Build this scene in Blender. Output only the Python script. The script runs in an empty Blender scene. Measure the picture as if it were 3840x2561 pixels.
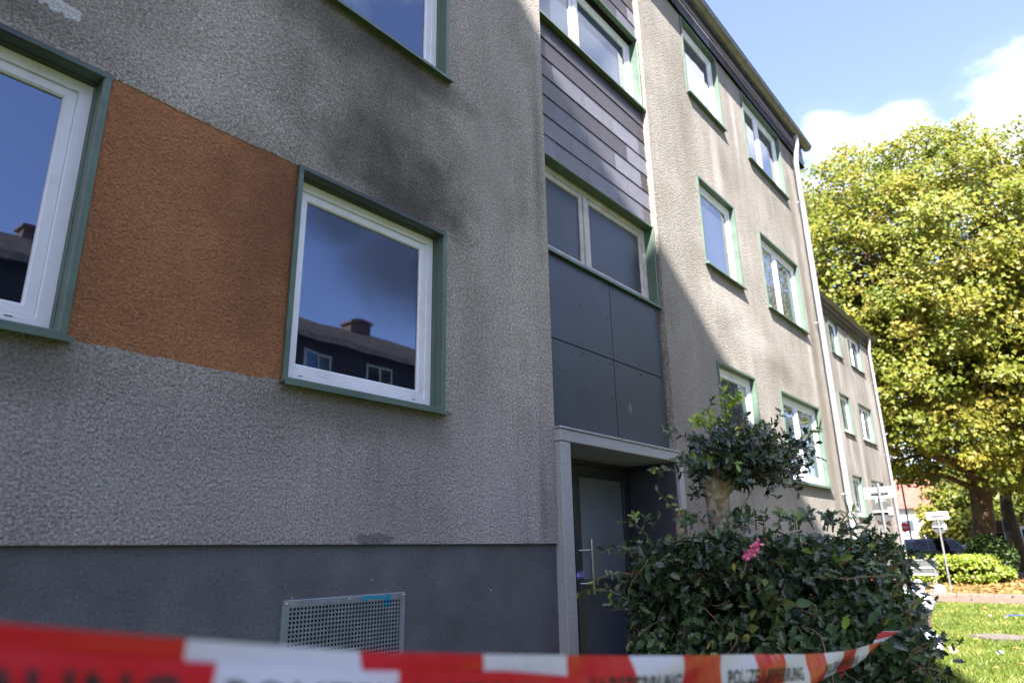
import bpy, math, random
import numpy as np
from mathutils import Vector, Matrix, Euler

random.seed(7)
rng = np.random.default_rng(7)
sc = bpy.context.scene
COL = sc.collection
R = math.radians

# ------------------------------------------------------------------ camera, sky, sun, exposure
CAM = Vector((0.0, -3.45, 1.6))
F_PX, YAW, PITCH, ROLL = 2581.89, 0.684287, 0.297284, -0.0185735
_cy, _sy, _cp, _sp = math.cos(YAW), math.sin(YAW), math.cos(PITCH), math.sin(PITCH)
FWD = Vector((_cy * _cp, _sy * _cp, _sp))
_r = Vector((_sy, -_cy, 0)); _u = _r.cross(FWD)
RT = _r * math.cos(ROLL) + _u * math.sin(ROLL)
UP = -_r * math.sin(ROLL) + _u * math.cos(ROLL)
cam_d = bpy.data.cameras.new('camera'); cam = bpy.data.objects.new('camera', cam_d); COL.objects.link(cam)
cam.matrix_world = Matrix.Translation(CAM) @ Matrix((RT, UP, -FWD)).transposed().to_4x4()
cam_d.sensor_width = 36.0; cam_d.lens = F_PX / 3840 * 36
cam_d.clip_start = 0.05; cam_d.clip_end = 4000
cam_d.dof.use_dof = True; cam_d.dof.focus_distance = 5.2; cam_d.dof.aperture_fstop = 2.0
sc.camera = cam

SUN = Vector((-2.5, -1.0, 2.67)).normalized()         # towards the sun
sun_el = math.asin(SUN.z); sun_rot = math.atan2(SUN.x, SUN.y)
world = bpy.data.worlds.new('World'); sc.world = world; world.use_nodes = True
wn, wl = world.node_tree.nodes, world.node_tree.links
for n in list(wn): wn.remove(n)
w_out = wn.new('ShaderNodeOutputWorld'); w_bg = wn.new('ShaderNodeBackground'); w_bg.inputs[1].default_value = 0.079
sky = wn.new('ShaderNodeTexSky'); sky.sky_type = 'NISHITA'; sky.sun_disc = False
sky.sun_elevation = sun_el; sky.sun_rotation = sun_rot; sky.air_density = 1.0; sky.dust_density = 0.8; sky.ozone_density = 2.2
w_tc = wn.new('ShaderNodeTexCoord'); w_sep = wn.new('ShaderNodeSeparateXYZ'); wl.new(w_tc.outputs['Generated'], w_sep.inputs[0])
def wmath(op, a, b=None, clamp=False):
    n = wn.new('ShaderNodeMath'); n.operation = op; n.use_clamp = clamp
    for i, v in enumerate((a, b)):
        if v is None: continue
        if isinstance(v, (int, float)): n.inputs[i].default_value = v
        else: wl.new(v, n.inputs[i])
    return n.outputs[0]
zz = wmath('MAXIMUM', wmath('ADD', w_sep.outputs[2], 0.12), 0.03)
cmb = wn.new('ShaderNodeCombineXYZ')
wl.new(wmath('DIVIDE', w_sep.outputs[0], zz), cmb.inputs[0]); wl.new(wmath('DIVIDE', w_sep.outputs[1], zz), cmb.inputs[1])
cmb.inputs[2].default_value = 3.7
cn = wn.new('ShaderNodeTexNoise'); cn.inputs['Scale'].default_value = 1.55; cn.inputs['Detail'].default_value = 9; cn.inputs['Roughness'].default_value = 0.56
wl.new(cmb.outputs[0], cn.inputs['Vector'])
thr = wn.new('ShaderNodeMapRange'); thr.inputs['From Min'].default_value = 0.53; thr.inputs['From Max'].default_value = 0.70
def cloud_bank(prev, px, py, a0, a1, amt, mirror=False):
    """a bank of cloud (or a clear stretch, amt < 0) in the direction of a photograph pixel"""
    d = (FWD + RT*((px-1920)/F_PX) - UP*((py-1280.5)/F_PX)).normalized()
    if mirror: d.y = -d.y
    v = wn.new('ShaderNodeVectorMath'); v.operation = 'DOT_PRODUCT'; wl.new(w_tc.outputs['Generated'], v.inputs[0]); v.inputs[1].default_value = d
    m = wn.new('ShaderNodeMapRange'); m.interpolation_type = 'SMOOTHSTEP'; m.inputs['From Min'].default_value = math.cos(R(a1)); m.inputs['From Max'].default_value = math.cos(R(a0)); m.inputs['To Max'].default_value = amt
    wl.new(v.outputs['Value'], m.inputs[0]); return wmath('ADD', prev, m.outputs[0])
cv = wmath('ADD', cn.outputs[0], -0.01)
cv = cloud_bank(cv, 3300, 60, 4, 17, -0.10); cv = cloud_bank(cv, 3120, 620, 1, 8, 0.26); cv = cloud_bank(cv, 3700, 500, 1, 8, 0.24)
cv = cloud_bank(cv, 2660, 430, 2, 10, 0.22, True); cv = cloud_bank(cv, 1300, 1000, 5, 24, -0.04, True); cv = cloud_bank(cv, 100, 1100, 5, 24, -0.14, True)
wl.new(cv, thr.inputs[0])
thin = wn.new('ShaderNodeMapRange'); thin.inputs['From Min'].default_value = 0.40; thin.inputs['From Max'].default_value = 0.75; thin.inputs['To Max'].default_value = 0.14
wl.new(cv, thin.inputs[0])
cm = wmath('MAXIMUM', wmath('MAXIMUM', thr.outputs[0], thin.outputs[0]), 0.035)
cmix = wn.new('ShaderNodeMix'); cmix.data_type = 'RGBA'; wl.new(cm, cmix.inputs[0])
tint = wn.new('ShaderNodeMix'); tint.data_type = 'RGBA'; tint.blend_type = 'MULTIPLY'; tint.inputs[0].default_value = 1; wl.new(sky.outputs[0], tint.inputs[6]); tint.inputs[7].default_value = (1.11, 0.975, 1.10, 1)
wl.new(tint.outputs[2], cmix.inputs[6]); cmix.inputs[7].default_value = (6.2, 6.4, 7.0, 1)
wl.new(cmix.outputs[2], w_bg.inputs[0]); wl.new(w_bg.outputs[0], w_out.inputs[0])

sd = bpy.data.lights.new('sun', 'SUN'); sd.energy = 5.0; sd.angle = R(0.53); sd.color = (1.0, 0.955, 0.90)
so = bpy.data.objects.new('sun', sd); COL.objects.link(so)
so.rotation_euler = (-SUN).to_track_quat('-Z', 'Y').to_euler(); so.location = (0, 0, 40)
sc.view_settings.view_transform = 'Standard'; sc.view_settings.look = 'None'
sc.view_settings.exposure = 2.47; sc.view_settings.gamma = 1; sc.view_settings.use_curve_mapping = False
sc.render.engine = 'CYCLES'
sc.cycles.max_bounces = 6; sc.cycles.diffuse_bounces = 3; sc.cycles.glossy_bounces = 3; sc.cycles.transmission_bounces = 3
sc.cycles.transparent_max_bounces = 4; sc.cycles.sample_clamp_indirect = 6; sc.cycles.use_denoising = True

def P(px, py, t):
    """point at depth t (metres along the optical axis) seen at photograph pixel (px, py): used only to measure positions"""
    d = FWD + RT * ((px - 1920) / F_PX) - UP * ((py - 1280.5) / F_PX)
    return CAM + d * t

# ------------------------------------------------------------------ object helpers
def tag(o, label=None, cat=None, group=None, kind=None):
    if label: o['label'] = label
    if cat: o['category'] = cat
    if group: o['group'] = group
    if kind: o['kind'] = kind
    return o
def adopt(o, parent):
    o.parent = parent
    if parent.type == 'EMPTY': o.matrix_parent_inverse = Matrix.Translation(-Vector(parent.location))
def link(name, me, mat=None, parent=None):
    o = bpy.data.objects.new(name, me); COL.objects.link(o)
    if mat is not None and len(me.materials) == 0:
        for m in (mat if isinstance(mat, (list, tuple)) else [mat]): me.materials.append(m)
    if parent is not None: adopt(o, parent)
    return o
def thing(name, label, cat, loc, group=None):
    e = bpy.data.objects.new(name, None); COL.objects.link(e); e.location = loc; e.empty_display_size = 0.2
    return tag(e, label, cat, group)

class MB:
    def __init__(s): s.v = []; s.f = []; s.m = []; s.sm = []
    def add(s, vs, fs, mi=0, smooth=False):
        b = len(s.v); s.v += [tuple(v) for v in vs]
        for f in fs: s.f.append(tuple(i + b for i in f)); s.m.append(mi); s.sm.append(smooth)
        return s
    def box(s, x0, x1, y0, y1, z0, z1, mi=0):
        v = [(x0,y0,z0),(x1,y0,z0),(x1,y1,z0),(x0,y1,z0),(x0,y0,z1),(x1,y0,z1),(x1,y1,z1),(x0,y1,z1)]
        return s.add(v, [(0,3,2,1),(4,5,6,7),(0,1,5,4),(1,2,6,5),(2,3,7,6),(3,0,4,7)], mi)
    def obox(s, c, ax, ay, az, mi=0):
        c = Vector(c); ax, ay, az = Vector(ax), Vector(ay), Vector(az)
        v = [c + ax*i + ay*j + az*k for k in (-1,1) for (i,j) in ((-1,-1),(1,-1),(1,1),(-1,1))]
        return s.add(v, [(0,3,2,1),(4,5,6,7),(0,1,5,4),(1,2,6,5),(2,3,7,6),(3,0,4,7)], mi)
    def ring(s, x0, x1, z0, z1, prof, mi=0):
        """mitred frame: prof = [(inset, y)...]"""
        n = len(prof); vs = []
        for d, y in prof: vs += [(x0+d,y,z0+d),(x1-d,y,z0+d),(x1-d,y,z1-d),(x0+d,y,z1-d)]
        fs = []
        for i in range(n-1):
            for k in range(4):
                a, b = i*4+k, i*4+(k+1)%4
                fs.append((a, b, b+4, a+4))
        return s.add(vs, fs, mi)
    def tube(s, pts, rad, seg=12, mi=0, caps=True, smooth=True):
        pts = [Vector(p) for p in pts]; n = len(pts)
        if isinstance(rad, (int, float)): rad = [rad]*n
        vs = []; prev = None
        for i, p in enumerate(pts):
            t = (pts[min(i+1,n-1)] - pts[max(i-1,0)])
            t = t.normalized() if t.length > 1e-9 else Vector((0,0,1))
            if prev is None:
                u = t.cross(Vector((0,0,1)))
                if u.length < 1e-3: u = t.cross(Vector((1,0,0)))
            else: u = prev - t*prev.dot(t)
            u.normalize(); prev = u; w = t.cross(u)
            for k in range(seg):
                a = 2*math.pi*k/seg; vs.append(p + (u*math.cos(a) + w*math.sin(a))*rad[i])
        fs = [(i*seg+k, i*seg+(k+1)%seg, (i+1)*seg+(k+1)%seg, (i+1)*seg+k) for i in range(n-1) for k in range(seg)]
        s.add(vs, fs, mi, smooth)
        if caps:
            s.add(vs[:seg], [tuple(range(seg))[::-1]], mi); s.add(vs[-seg:], [tuple(range(seg))], mi)
        return s
    def prism(s, poly, fn, mi=0):
        """poly: 2D points, fn(u,v,k) -> 3D for k=0,1"""
        n = len(poly); vs = [fn(u,v,0) for u,v in poly] + [fn(u,v,1) for u,v in poly]
        return s.add(vs, [tuple(range(n))[::-1], tuple(range(n,2*n))] + [(i,(i+1)%n,n+(i+1)%n,n+i) for i in range(n)], mi)
    def sphere(s, c, r, seg=12, rings=8, mi=0, sc3=(1,1,1)):
        vs = [(c[0], c[1], c[2]+r*sc3[2])]
        for i in range(1, rings):
            th = math.pi*i/rings
            for k in range(seg):
                a = 2*math.pi*k/seg
                vs.append((c[0]+r*sc3[0]*math.sin(th)*math.cos(a), c[1]+r*sc3[1]*math.sin(th)*math.sin(a), c[2]+r*sc3[2]*math.cos(th)))
        vs.append((c[0], c[1], c[2]-r*sc3[2])); fs = [(0,1+k,1+(k+1)%seg) for k in range(seg)]
        for i in range(rings-2):
            for k in range(seg):
                a = 1+i*seg+k; b = 1+i*seg+(k+1)%seg; fs.append((a,a+seg,b+seg,b))
        l = len(vs)-1; o = 1+(rings-2)*seg; fs += [(o+k,l,o+(k+1)%seg) for k in range(seg)]
        return s.add(vs, fs, mi, True)
    def mesh(s, name):
        me = bpy.data.meshes.new(name); me.from_pydata(s.v, [], s.f)
        me.polygons.foreach_set('material_index', s.m); me.polygons.foreach_set('use_smooth', s.sm); me.update(); return me
    def build(s, name, mat, parent=None, bevel=0):
        me = s.mesh(name)
        if bevel:
            import bmesh
            bm = bmesh.new(); bm.from_mesh(me); bmesh.ops.remove_doubles(bm, verts=bm.verts, dist=1e-5)
            bmesh.ops.bevel(bm, geom=[e for e in bm.edges if len(e.link_faces)==2 and e.calc_face_angle(0) > 0.6], offset=bevel, segments=1, affect='EDGES')
            bm.to_mesh(me); bm.free()
        return link(name, me, mat, parent)

def fast_mesh(name, V, Fc, tint=None):
    V = np.asarray(V, np.float32); Fc = np.asarray(Fc, np.int32); k = Fc.shape[1]
    me = bpy.data.meshes.new(name); me.vertices.add(len(V)); me.vertices.foreach_set('co', V.ravel())
    me.loops.add(Fc.size); me.loops.foreach_set('vertex_index', Fc.ravel())
    me.polygons.add(len(Fc)); me.polygons.foreach_set('loop_start', np.arange(0, Fc.size, k, dtype=np.int32))
    me.polygons.foreach_set('loop_total', np.full(len(Fc), k, np.int32))
    if tint is not None:
        a = me.attributes.new('tint', 'FLOAT', 'POINT'); a.data.foreach_set('value', np.asarray(tint, np.float32))
    me.update(); me.validate(); return me

# ------------------------------------------------------------------ material helpers
class NT:
    def __init__(s, name):
        s.m = bpy.data.materials.new(name); s.m.use_nodes = True; t = s.m.node_tree; s.n = t.nodes; s.l = t.links
        s.b = s.n['Principled BSDF']; s.out = s.n['Material Output']
        s.co = s.n.new('ShaderNodeTexCoord').outputs['Object']
    def inp(s, sock, v):
        if isinstance(v, bpy.types.NodeSocket): s.l.new(v, sock)
        elif isinstance(v, (tuple, list)) and sock.type == 'RGBA': sock.default_value = (*v[:3], 1)
        else: sock.default_value = v
    def map(s, scale=(1,1,1), loc=(0,0,0), rot=(0,0,0), src=None):
        n = s.n.new('ShaderNodeMapping'); n.inputs['Scale'].default_value = scale; n.inputs['Location'].default_value = loc; n.inputs['Rotation'].default_value = rot
        s.l.new(src or s.co, n.inputs[0]); return n.outputs[0]
    def noise(s, scale, detail=4, rough=0.55, src=None, dist=0):
        n = s.n.new('ShaderNodeTexNoise'); n.inputs['Scale'].default_value = scale; n.inputs['Detail'].default_value = detail
        n.inputs['Roughness'].default_value = rough; n.inputs['Distortion'].default_value = dist
        s.l.new(src or s.co, n.inputs['Vector']); return n.outputs[0]
    def voro(s, scale, feature='F1', src=None, out=0, rand=1):
        n = s.n.new('ShaderNodeTexVoronoi'); n.feature = feature; n.inputs['Scale'].default_value = scale; n.inputs['Randomness'].default_value = rand
        s.l.new(src or s.co, n.inputs['Vector']); return n.outputs[out]
    def rng(s, v, a, b, c=0.0, d=1.0, smooth=False):
        n = s.n.new('ShaderNodeMapRange'); n.interpolation_type = 'SMOOTHSTEP' if smooth else 'LINEAR'
        s.inp(n.inputs[0], v)
        for i, x in enumerate((a,b,c,d)): n.inputs[i+1].default_value = x
        return n.outputs[0]
    def math(s, op, a, b=0.0, c=None, clamp=False):
        n = s.n.new('ShaderNodeMath'); n.operation = op; n.use_clamp = clamp; s.inp(n.inputs[0], a); s.inp(n.inputs[1], b)
        if c is not None: s.inp(n.inputs[2], c)
        return n.outputs[0]
    def mix(s, f, a, b, mode='MIX'):
        n = s.n.new('ShaderNodeMix'); n.data_type = 'RGBA'; n.blend_type = mode
        s.inp(n.inputs[0], f); s.inp(n.inputs[6], a); s.inp(n.inputs[7], b); return n.outputs[2]
    def blob(s, cx, cz, rx, rz, rough=0.5, ns=2.5, hard=0.0):
        """soft stain centred at (cx, cz) on a facade plane"""
        mp = s.map((1/rx, 0, 1/rz), (-cx/rx, 0, -cz/rz))
        n = s.n.new('ShaderNodeVectorMath'); n.operation = 'LENGTH'; s.l.new(mp, n.inputs[0])
        d = s.math('ADD', n.outputs['Value'], s.math('MULTIPLY', s.math('SUBTRACT', s.noise(ns, 5), 0.5), rough*2))
        return s.rng(d, 0.15 + hard, 1.15 - hard*0.0 if hard == 0 else 0.2 + hard, 1, 0, smooth=True)
    def bump(s, h, strength=1.0, dist=0.01, prev=None):
        n = s.n.new('ShaderNodeBump'); n.inputs['Strength'].default_value = strength; n.inputs['Distance'].default_value = dist
        s.l.new(h, n.inputs['Height'])
        if prev: s.l.new(prev, n.inputs['Normal'])
        return n.outputs[0]
    def done(s, col=None, rough=0.6, spec=0.5, metal=0.0, normal=None, **kw):
        if col is not None: s.inp(s.b.inputs['Base Color'], col)
        s.inp(s.b.inputs['Roughness'], rough); s.inp(s.b.inputs['Specular IOR Level'], spec); s.inp(s.b.inputs['Metallic'], metal)
        if normal is not None: s.l.new(normal, s.b.inputs['Normal'])
        for k, v in kw.items(): s.inp(s.b.inputs[k.replace('_', ' ')], v)
        return s.m

def simple(name, col, rough=0.5, spec=0.5, metal=0.0, var=0.12, vs=6.0, bump=0.0, bs=80):
    t = NT(name); f = t.rng(t.noise(vs, 5), 0.3, 0.7, 1-var, 1+var)
    c = t.mix(1.0, col, f, 'MULTIPLY')
    nm = t.bump(t.noise(bs, 3), 0.6, bump) if bump else None
    return t.done(c, rough, spec, metal, nm)

M = {}
def plaster():
    t = NT('rough_grey_render')
    warp = t.map((1, 1, 1))
    g1 = t.noise(50, 5, 0.66); g2 = t.voro(62, 'SMOOTH_F1'); g3 = t.noise(20, 3, 0.5)
    h = t.math('ADD', t.math('MULTIPLY', g1, 1.0), t.math('ADD', t.math('MULTIPLY', g2, 0.35), t.math('MULTIPLY', g3, 0.35)))
    grain = t.mix(t.rng(t.noise(0.7, 3), 0.42, 0.58), t.rng(t.noise(92, 4, 0.72), 0.37, 0.63, 0.48, 1.48), t.rng(t.noise(76, 5, 0.74), 0.37, 0.63, 0.52, 1.45))
    grain2 = t.rng(t.noise(38, 3, 0.6), 0.36, 0.64, 0.74, 1.22)
    col = t.mix(1, (0.400, 0.367, 0.328), grain, 'MULTIPLY'); col = t.mix(1, col, grain2, 'MULTIPLY')
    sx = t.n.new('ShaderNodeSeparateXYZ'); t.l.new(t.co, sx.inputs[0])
    col = t.mix(1, col, t.rng(sx.outputs[0], 6.0, 7.05, 1.0, 0.76), 'MULTIPLY')   # right section darkened in the colour to hold down its sunlit brightness
    # broad weathering and rain streaks
    big = t.rng(t.noise(0.85, 6, 0.6), 0.32, 0.68, 0.80, 1.12)
    col = t.mix(1, col, big, 'MULTIPLY')
    st = t.noise(1.0, 5, 0.6, t.map((2.3, 1, 0.22), (3, 0, 0)))
    col = t.mix(1, col, t.rng(st, 0.34, 0.66, 0.87, 1.08), 'MULTIPLY')
    br = t.rng(t.noise(1.9, 6, 0.65, t.map((1, 1, 0.8), (11, 0, 4))), 0.50, 0.70, 0, 0.42)
    col = t.mix(br, col, t.mix(1, (0.20, 0.165, 0.125), grain, 'MULTIPLY'))
    def stain(col, m, c, amt): return t.mix(t.math('MULTIPLY', m, amt), col, t.mix(1, c, grain, 'MULTIPLY'))
    soot = (0.055, 0.050, 0.045)
    for (cx, cz, rx, rz, a) in ((2.90,4.24,0.95,0.46,0.72),(3.10,4.04,0.60,0.26,0.72),(2.75,4.78,0.95,0.75,0.50),(2.45,5.22,1.5,0.35,0.50),(3.75,4.5,0.75,0.7,0.28),
                                (0.35,4.16,0.85,0.30,0.62),(0.2,4.8,1.2,0.6,0.30),(3.05,5.25,0.8,0.22,0.5),(3.78,3.1,0.25,1.1,0.22),(4.66,5.2,0.10,1.4,0.40)):
        col = stain(col, t.blob(cx, cz, rx, rz, 0.50, 3.2), soot, a)
    dirt = (0.125, 0.105, 0.075)
    for (cx, cz, rx, rz, a) in ((2.75,2.44,0.90,0.20,0.75),(2.15,2.35,0.30,0.45,0.35),(0.85,2.42,0.50,0.22,0.7),(3.1,2.15,0.6,0.45,0.25),(4.60,1.95,0.07,0.65,0.6),
                                (13.15,5.0,0.30,7.0,0.60),(8.3,7.2,0.35,1.3,0.35),(9.7,7.4,0.9,0.45,0.25),(11.1,4.35,0.8,0.35,0.5),(8.2,8.5,0.5,0.8,0.3),(12.9,7.6,0.3,0.7,0.35)):
        col = stain(col, t.blob(cx, cz, rx, rz, 0.5), dirt, a)
    run = t.rng(t.noise(1.0, 4, 0.65, t.map((13, 1, 0.9), (1, 0, 2))), 0.50, 0.66, 0, 1)
    for (cx, cz, rx, rz, a) in ((2.8, 2.15, 0.85, 0.60, 0.50), (0.6, 2.15, 0.8, 0.55, 0.5), (2.8, 4.95, 0.8, 0.5, 0.3), (4.45, 2.3, 0.35, 1.0, 0.4), (9.1, 5.0, 0.8, 0.5, 0.45), (11.8, 4.95, 1.1, 0.6, 0.45), (9.1, 7.7, 0.8, 0.6, 0.4), (11.8, 7.7, 1.1, 0.6, 0.45), (9.1, 2.2, 0.8, 0.5, 0.4)):
        col = stain(col, t.math('MULTIPLY', t.blob(cx, cz, rx, rz, 0.4), run), (0.11, 0.10, 0.085), a)
    pale = (0.50, 0.465, 0.425)
    for (cx, cz, rx, rz, a) in ((9.3,7.2,0.22,0.9,0.5),(10.35,8.6,0.12,1.0,0.45),(9.0,5.0,0.9,0.35,0.5),(12.85,5.8,0.18,1.9,0.55),(10.0,4.6,0.9,0.3,0.35),(1.9,1.9,1.2,0.30,0.35),
                                (0.6,2.05,0.8,0.25,0.3),(3.9,2.3,0.5,0.7,0.25),(10.6,2.0,2.2,0.5,0.3),(1.3,3.95+0.25,0.9,0.2,0.35),(4.0,4.4,0.35,1.2,0.25)):
        col = stain(col, t.blob(cx, cz, rx, rz, 0.5), pale, a)
    # neutral grey mixed in towards the bottom, fading out to the right
    low = t.n.new('ShaderNodeSeparateXYZ'); t.l.new(t.co, low.inputs[0])
    lm = t.math('MULTIPLY', t.rng(low.outputs[2], 2.1, 3.0, 0.6, 0.0, True), t.rng(low.outputs[0], 4.0, 7.5, 1, 0))
    col = stain(col, lm, (0.330, 0.325, 0.322), 0.7)
    # smears of another paint
    col = stain(col, t.blob(0.755, 4.215, 0.125, 0.050, 0.9, 22, 0.6), (0.66, 0.66, 0.66), 0.7)
    col = stain(col, t.blob(2.84, 1.692, 0.17, 0.040, 0.8, 16, 0.7), (0.15, 0.145, 0.14), 0.8)
    # scattered pale grit
    gr = t.rng(t.voro(55), 0.05, 0.13, 1, 0); sel = t.rng(t.noise(33, 2), 0.58, 0.62, 0, 0.55)
    col = t.mix(t.math('MULTIPLY', gr, sel), col, (0.66, 0.63, 0.58))
    nm = t.bump(h, 1.0, 0.026)
    return t.done(col, 0.95, 0.15, 0, nm)
M['plaster'] = plaster()
def orange():
    t = NT('orange_render')
    g1 = t.noise(62, 5, 0.62); g2 = t.voro(70, 'SMOOTH_F1')
    h = t.math('ADD', g1, t.math('MULTIPLY', g2, 0.4))
    grain = t.rng(t.noise(100, 4, 0.7), 0.36, 0.64, 0.66, 1.25)
    col = t.mix(1, (0.345, 0.150, 0.066), grain, 'MULTIPLY')
    col = t.mix(1, col, t.rng(t.noise(1.6, 5), 0.3, 0.7, 0.82, 1.12), 'MULTIPLY')
    col = t.mix(t.math('MULTIPLY', t.blob(2.1, 3.6, 0.6, 0.95, 0.7, 4), 0.55), col, (0.095, 0.036, 0.018))
    gr = t.rng(t.voro(60), 0.06, 0.15, 1, 0); sel = t.rng(t.noise(30, 2), 0.50, 0.56, 0, 0.75)
    col = t.mix(t.math('MULTIPLY', gr, sel), col, (0.55, 0.46, 0.40))
    return t.done(col, 0.85, 0.3, 0, t.bump(h, 1.0, 0.022))
M['orange'] = orange()
def plinthm():
    t = NT('anthracite_plinth_paint')
    h = t.math('ADD', t.noise(45, 4, 0.6), t.math('MULTIPLY', t.voro(40, 'SMOOTH_F1'), 0.5))
    col = t.mix(1, (0.090, 0.094, 0.102), t.rng(t.noise(2.2, 6), 0.3, 0.7, 0.72, 1.30), 'MULTIPLY')
    col = t.mix(1, col, t.rng(t.noise(70, 3), 0.35, 0.65, 0.82, 1.15), 'MULTIPLY')
    sc1 = t.noise(1.0, 3, 0.6, t.map((55, 1, 4), (2, 0, 1))); sc2 = t.rng(t.noise(3.0, 2), 0.52, 0.60, 0, 1)
    scr = t.math('MULTIPLY', t.rng(sc1, 0.725, 0.75, 0, 0.6), sc2)
    col = t.mix(scr, col, (0.42, 0.42, 0.42))
    chip = t.math('MULTIPLY', t.rng(t.voro(9), 0.035, 0.06, 1, 0), t.rng(t.noise(4, 2), 0.55, 0.6, 0, 0.8))
    col = t.mix(chip, col, (0.55, 0.54, 0.52))
    return t.done(col, 0.62, 0.4, 0, t.bump(h, 0.9, 0.004))
M['plinth'] = plinthm()
def green():
    t = NT('green_window_trim')
    col = t.mix(1, (0.078, 0.122, 0.092), t.rng(t.noise(5, 5), 0.3, 0.7, 0.82, 1.15), 'MULTIPLY')
    col = t.mix(t.rng(t.noise(3.5, 6, 0.7, t.map((1,1,3))), 0.56, 0.74, 0, 0.55), col, (0.045, 0.055, 0.036))
    for (cx, cz, rx, rz, a) in ((2.95, 3.97, 0.85, 0.075, 0.9), (0.35, 3.96, 0.9, 0.07, 0.85), (2.3, 3.93, 0.5, 0.05, 0.6)):
        col = t.mix(t.math('MULTIPLY', t.blob(cx, cz, rx, rz, 0.3), a), col, (0.010, 0.010, 0.009))
    return t.done(col, 0.42, 0.5, 0, t.bump(t.noise(30, 2), 0.2, 0.002))
M['green'] = green()
def pvc():
    t = NT('white_plastic_frame')
    col = t.mix(t.rng(t.noise(4, 6, 0.7), 0.50, 0.80, 0, 0.45), (0.70, 0.71, 0.76), (0.38, 0.36, 0.33))
    return t.done(col, 0.33, 0.5)
M['pvc'] = pvc()
M['old_frame'] = simple('aged_grey_frame', (0.42, 0.40, 0.37), 0.5, 0.4, 0, 0.2, 9)
def glass(name, base, ior=1.75, rough=0.015, wav=0.0022, ws=1.4):
    t = NT(name)
    nm = t.bump(t.noise(ws, 2, 0.4), 0.5, wav*3)
    col = t.mix(1, base, t.rng(t.noise(0.9, 3), 0.3, 0.7, 0.7, 1.3), 'MULTIPLY')
    t.b.inputs['IOR'].default_value = ior
    return t.done(col, rough, 0.5, 0, nm)
M['glass'] = glass('window_glass', (0.005, 0.007, 0.016), 2.55)
M['glass'].node_tree.nodes['Principled BSDF'].inputs['Specular Tint'].default_value = (0.58, 0.74, 1.0, 1)
def sooty():
    m_ = M['glass'].copy(); m_.name = 'window_glass_smoke_film'; nt = m_.node_tree; t = NT.__new__(NT); t.m = m_; t.n = nt.nodes; t.l = nt.links; t.b = nt.nodes['Principled BSDF']; t.co = [n for n in nt.nodes if n.type == 'TEX_COORD'][0].outputs['Object']
    k = t.math('MAXIMUM', t.blob(3.05, 3.60, 0.75, 0.50, 0.25, 2), t.math('MULTIPLY', t.blob(2.6, 3.75, 0.6, 0.3, 0.25, 2), 0.9))
    old = t.b.inputs['Base Color'].links[0].from_socket
    t.l.new(t.mix(t.math('MULTIPLY', k, 0.9), old, (0.040, 0.040, 0.050)), t.b.inputs['Base Color']); t.l.new(t.math('ADD', t.math('MULTIPLY', k, 0.30), 0.015), t.b.inputs['Roughness'])
    t.l.new(t.math('SUBTRACT', 0.5, t.math('MULTIPLY', k, 0.36)), t.b.inputs['Specular IOR Level']); return m_
M['glass_smoke'] = sooty()
M['glass_far'] = glass('window_glass_net_curtain', (0.06, 0.07, 0.095), 2.9)
M['car_glass'] = glass('dark_car_glass', (0.008, 0.009, 0.010), 1.33)
M['frost'] = glass('frosted_stair_glass', (0.036, 0.039, 0.044), 1.42, 0.30)
M['glass_line'] = glass('ribbed_stair_glass', (0.05, 0.065, 0.095), 2.0, 0.06)
def slate(name, c, rough=0.42):
    t = NT(name)
    oi = t.n.new('ShaderNodeObjectInfo')
    col = t.mix(1, c, t.rng(oi.outputs['Random'], 0, 1, 0.82, 1.18), 'MULTIPLY')
    col = t.mix(1, col, t.rng(t.noise(7, 5, 0.6), 0.3, 0.7, 0.88, 1.1), 'MULTIPLY')
    return t.done(col, rough, 0.45, 0, t.bump(t.noise(120, 2), 0.3, 0.001))
M['slate_dark'] = slate('slate_brown_black', (0.038, 0.031, 0.033))
M['slate_mid'] = slate('slate_violet_grey', (0.070, 0.064, 0.076))
M['slate_light'] = slate('slate_pale_violet', (0.125, 0.121, 0.146), 0.55)
def panelm():
    t = NT('anthracite_facade_panel')
    col = t.mix(1, (0.037, 0.044, 0.060), t.rng(t.noise(1.6, 5, 0.6), 0.3, 0.7, 0.85, 1.2), 'MULTIPLY')
    col = t.mix(t.math('MULTIPLY', t.blob(6.22, 3.02, 0.06, 0.10, 0.5, 12, 0.4), 0.35), col, (0.30, 0.27, 0.20))
    return t.done(col, 0.42, 0.45, 0, t.bump(t.noise(200, 2), 0.2, 0.0006))
M['panel'] = panelm()
def granite():
    t = NT('speckled_granite')
    sp = t.rng(t.noise(150, 3, 0.7), 0.35, 0.65, 0.62, 1.3)
    col = t.mix(1, (0.31, 0.312, 0.318), sp, 'MULTIPLY')
    dk = t.math('MULTIPLY', t.rng(t.voro(60), 0.10, 0.2, 1, 0), t.rng(t.noise(25, 2), 0.45, 0.6, 0, 0.7))
    col = t.mix(dk, col, (0.07, 0.07, 0.075))
    lt = t.math('MULTIPLY', t.rng(t.voro(75, src=t.map((1,1,1),(5,3,1))), 0.08, 0.16, 1, 0), t.rng(t.noise(20, 2, src=t.map((1,1,1),(9,3,1))), 0.48, 0.6, 0, 0.6))
    col = t.mix(lt, col, (0.55, 0.55, 0.56))
    return t.done(col, 0.5, 0.45, 0, t.bump(t.noise(140, 2), 0.3, 0.0012))
M['granite'] = granite()
M['zinc'] = simple('zinc_sheet', (0.17, 0.175, 0.155), 0.45, 0.5, 0.55, 0.22, 8)
M['zinc_light'] = simple('painted_downpipe', (0.24, 0.245, 0.255), 0.4, 0.5, 0.1, 0.15, 5)
M['capmetal'] = simple('metal_coping', (0.42, 0.44, 0.46), 0.4, 0.5, 0.6, 0.1, 9)
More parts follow.
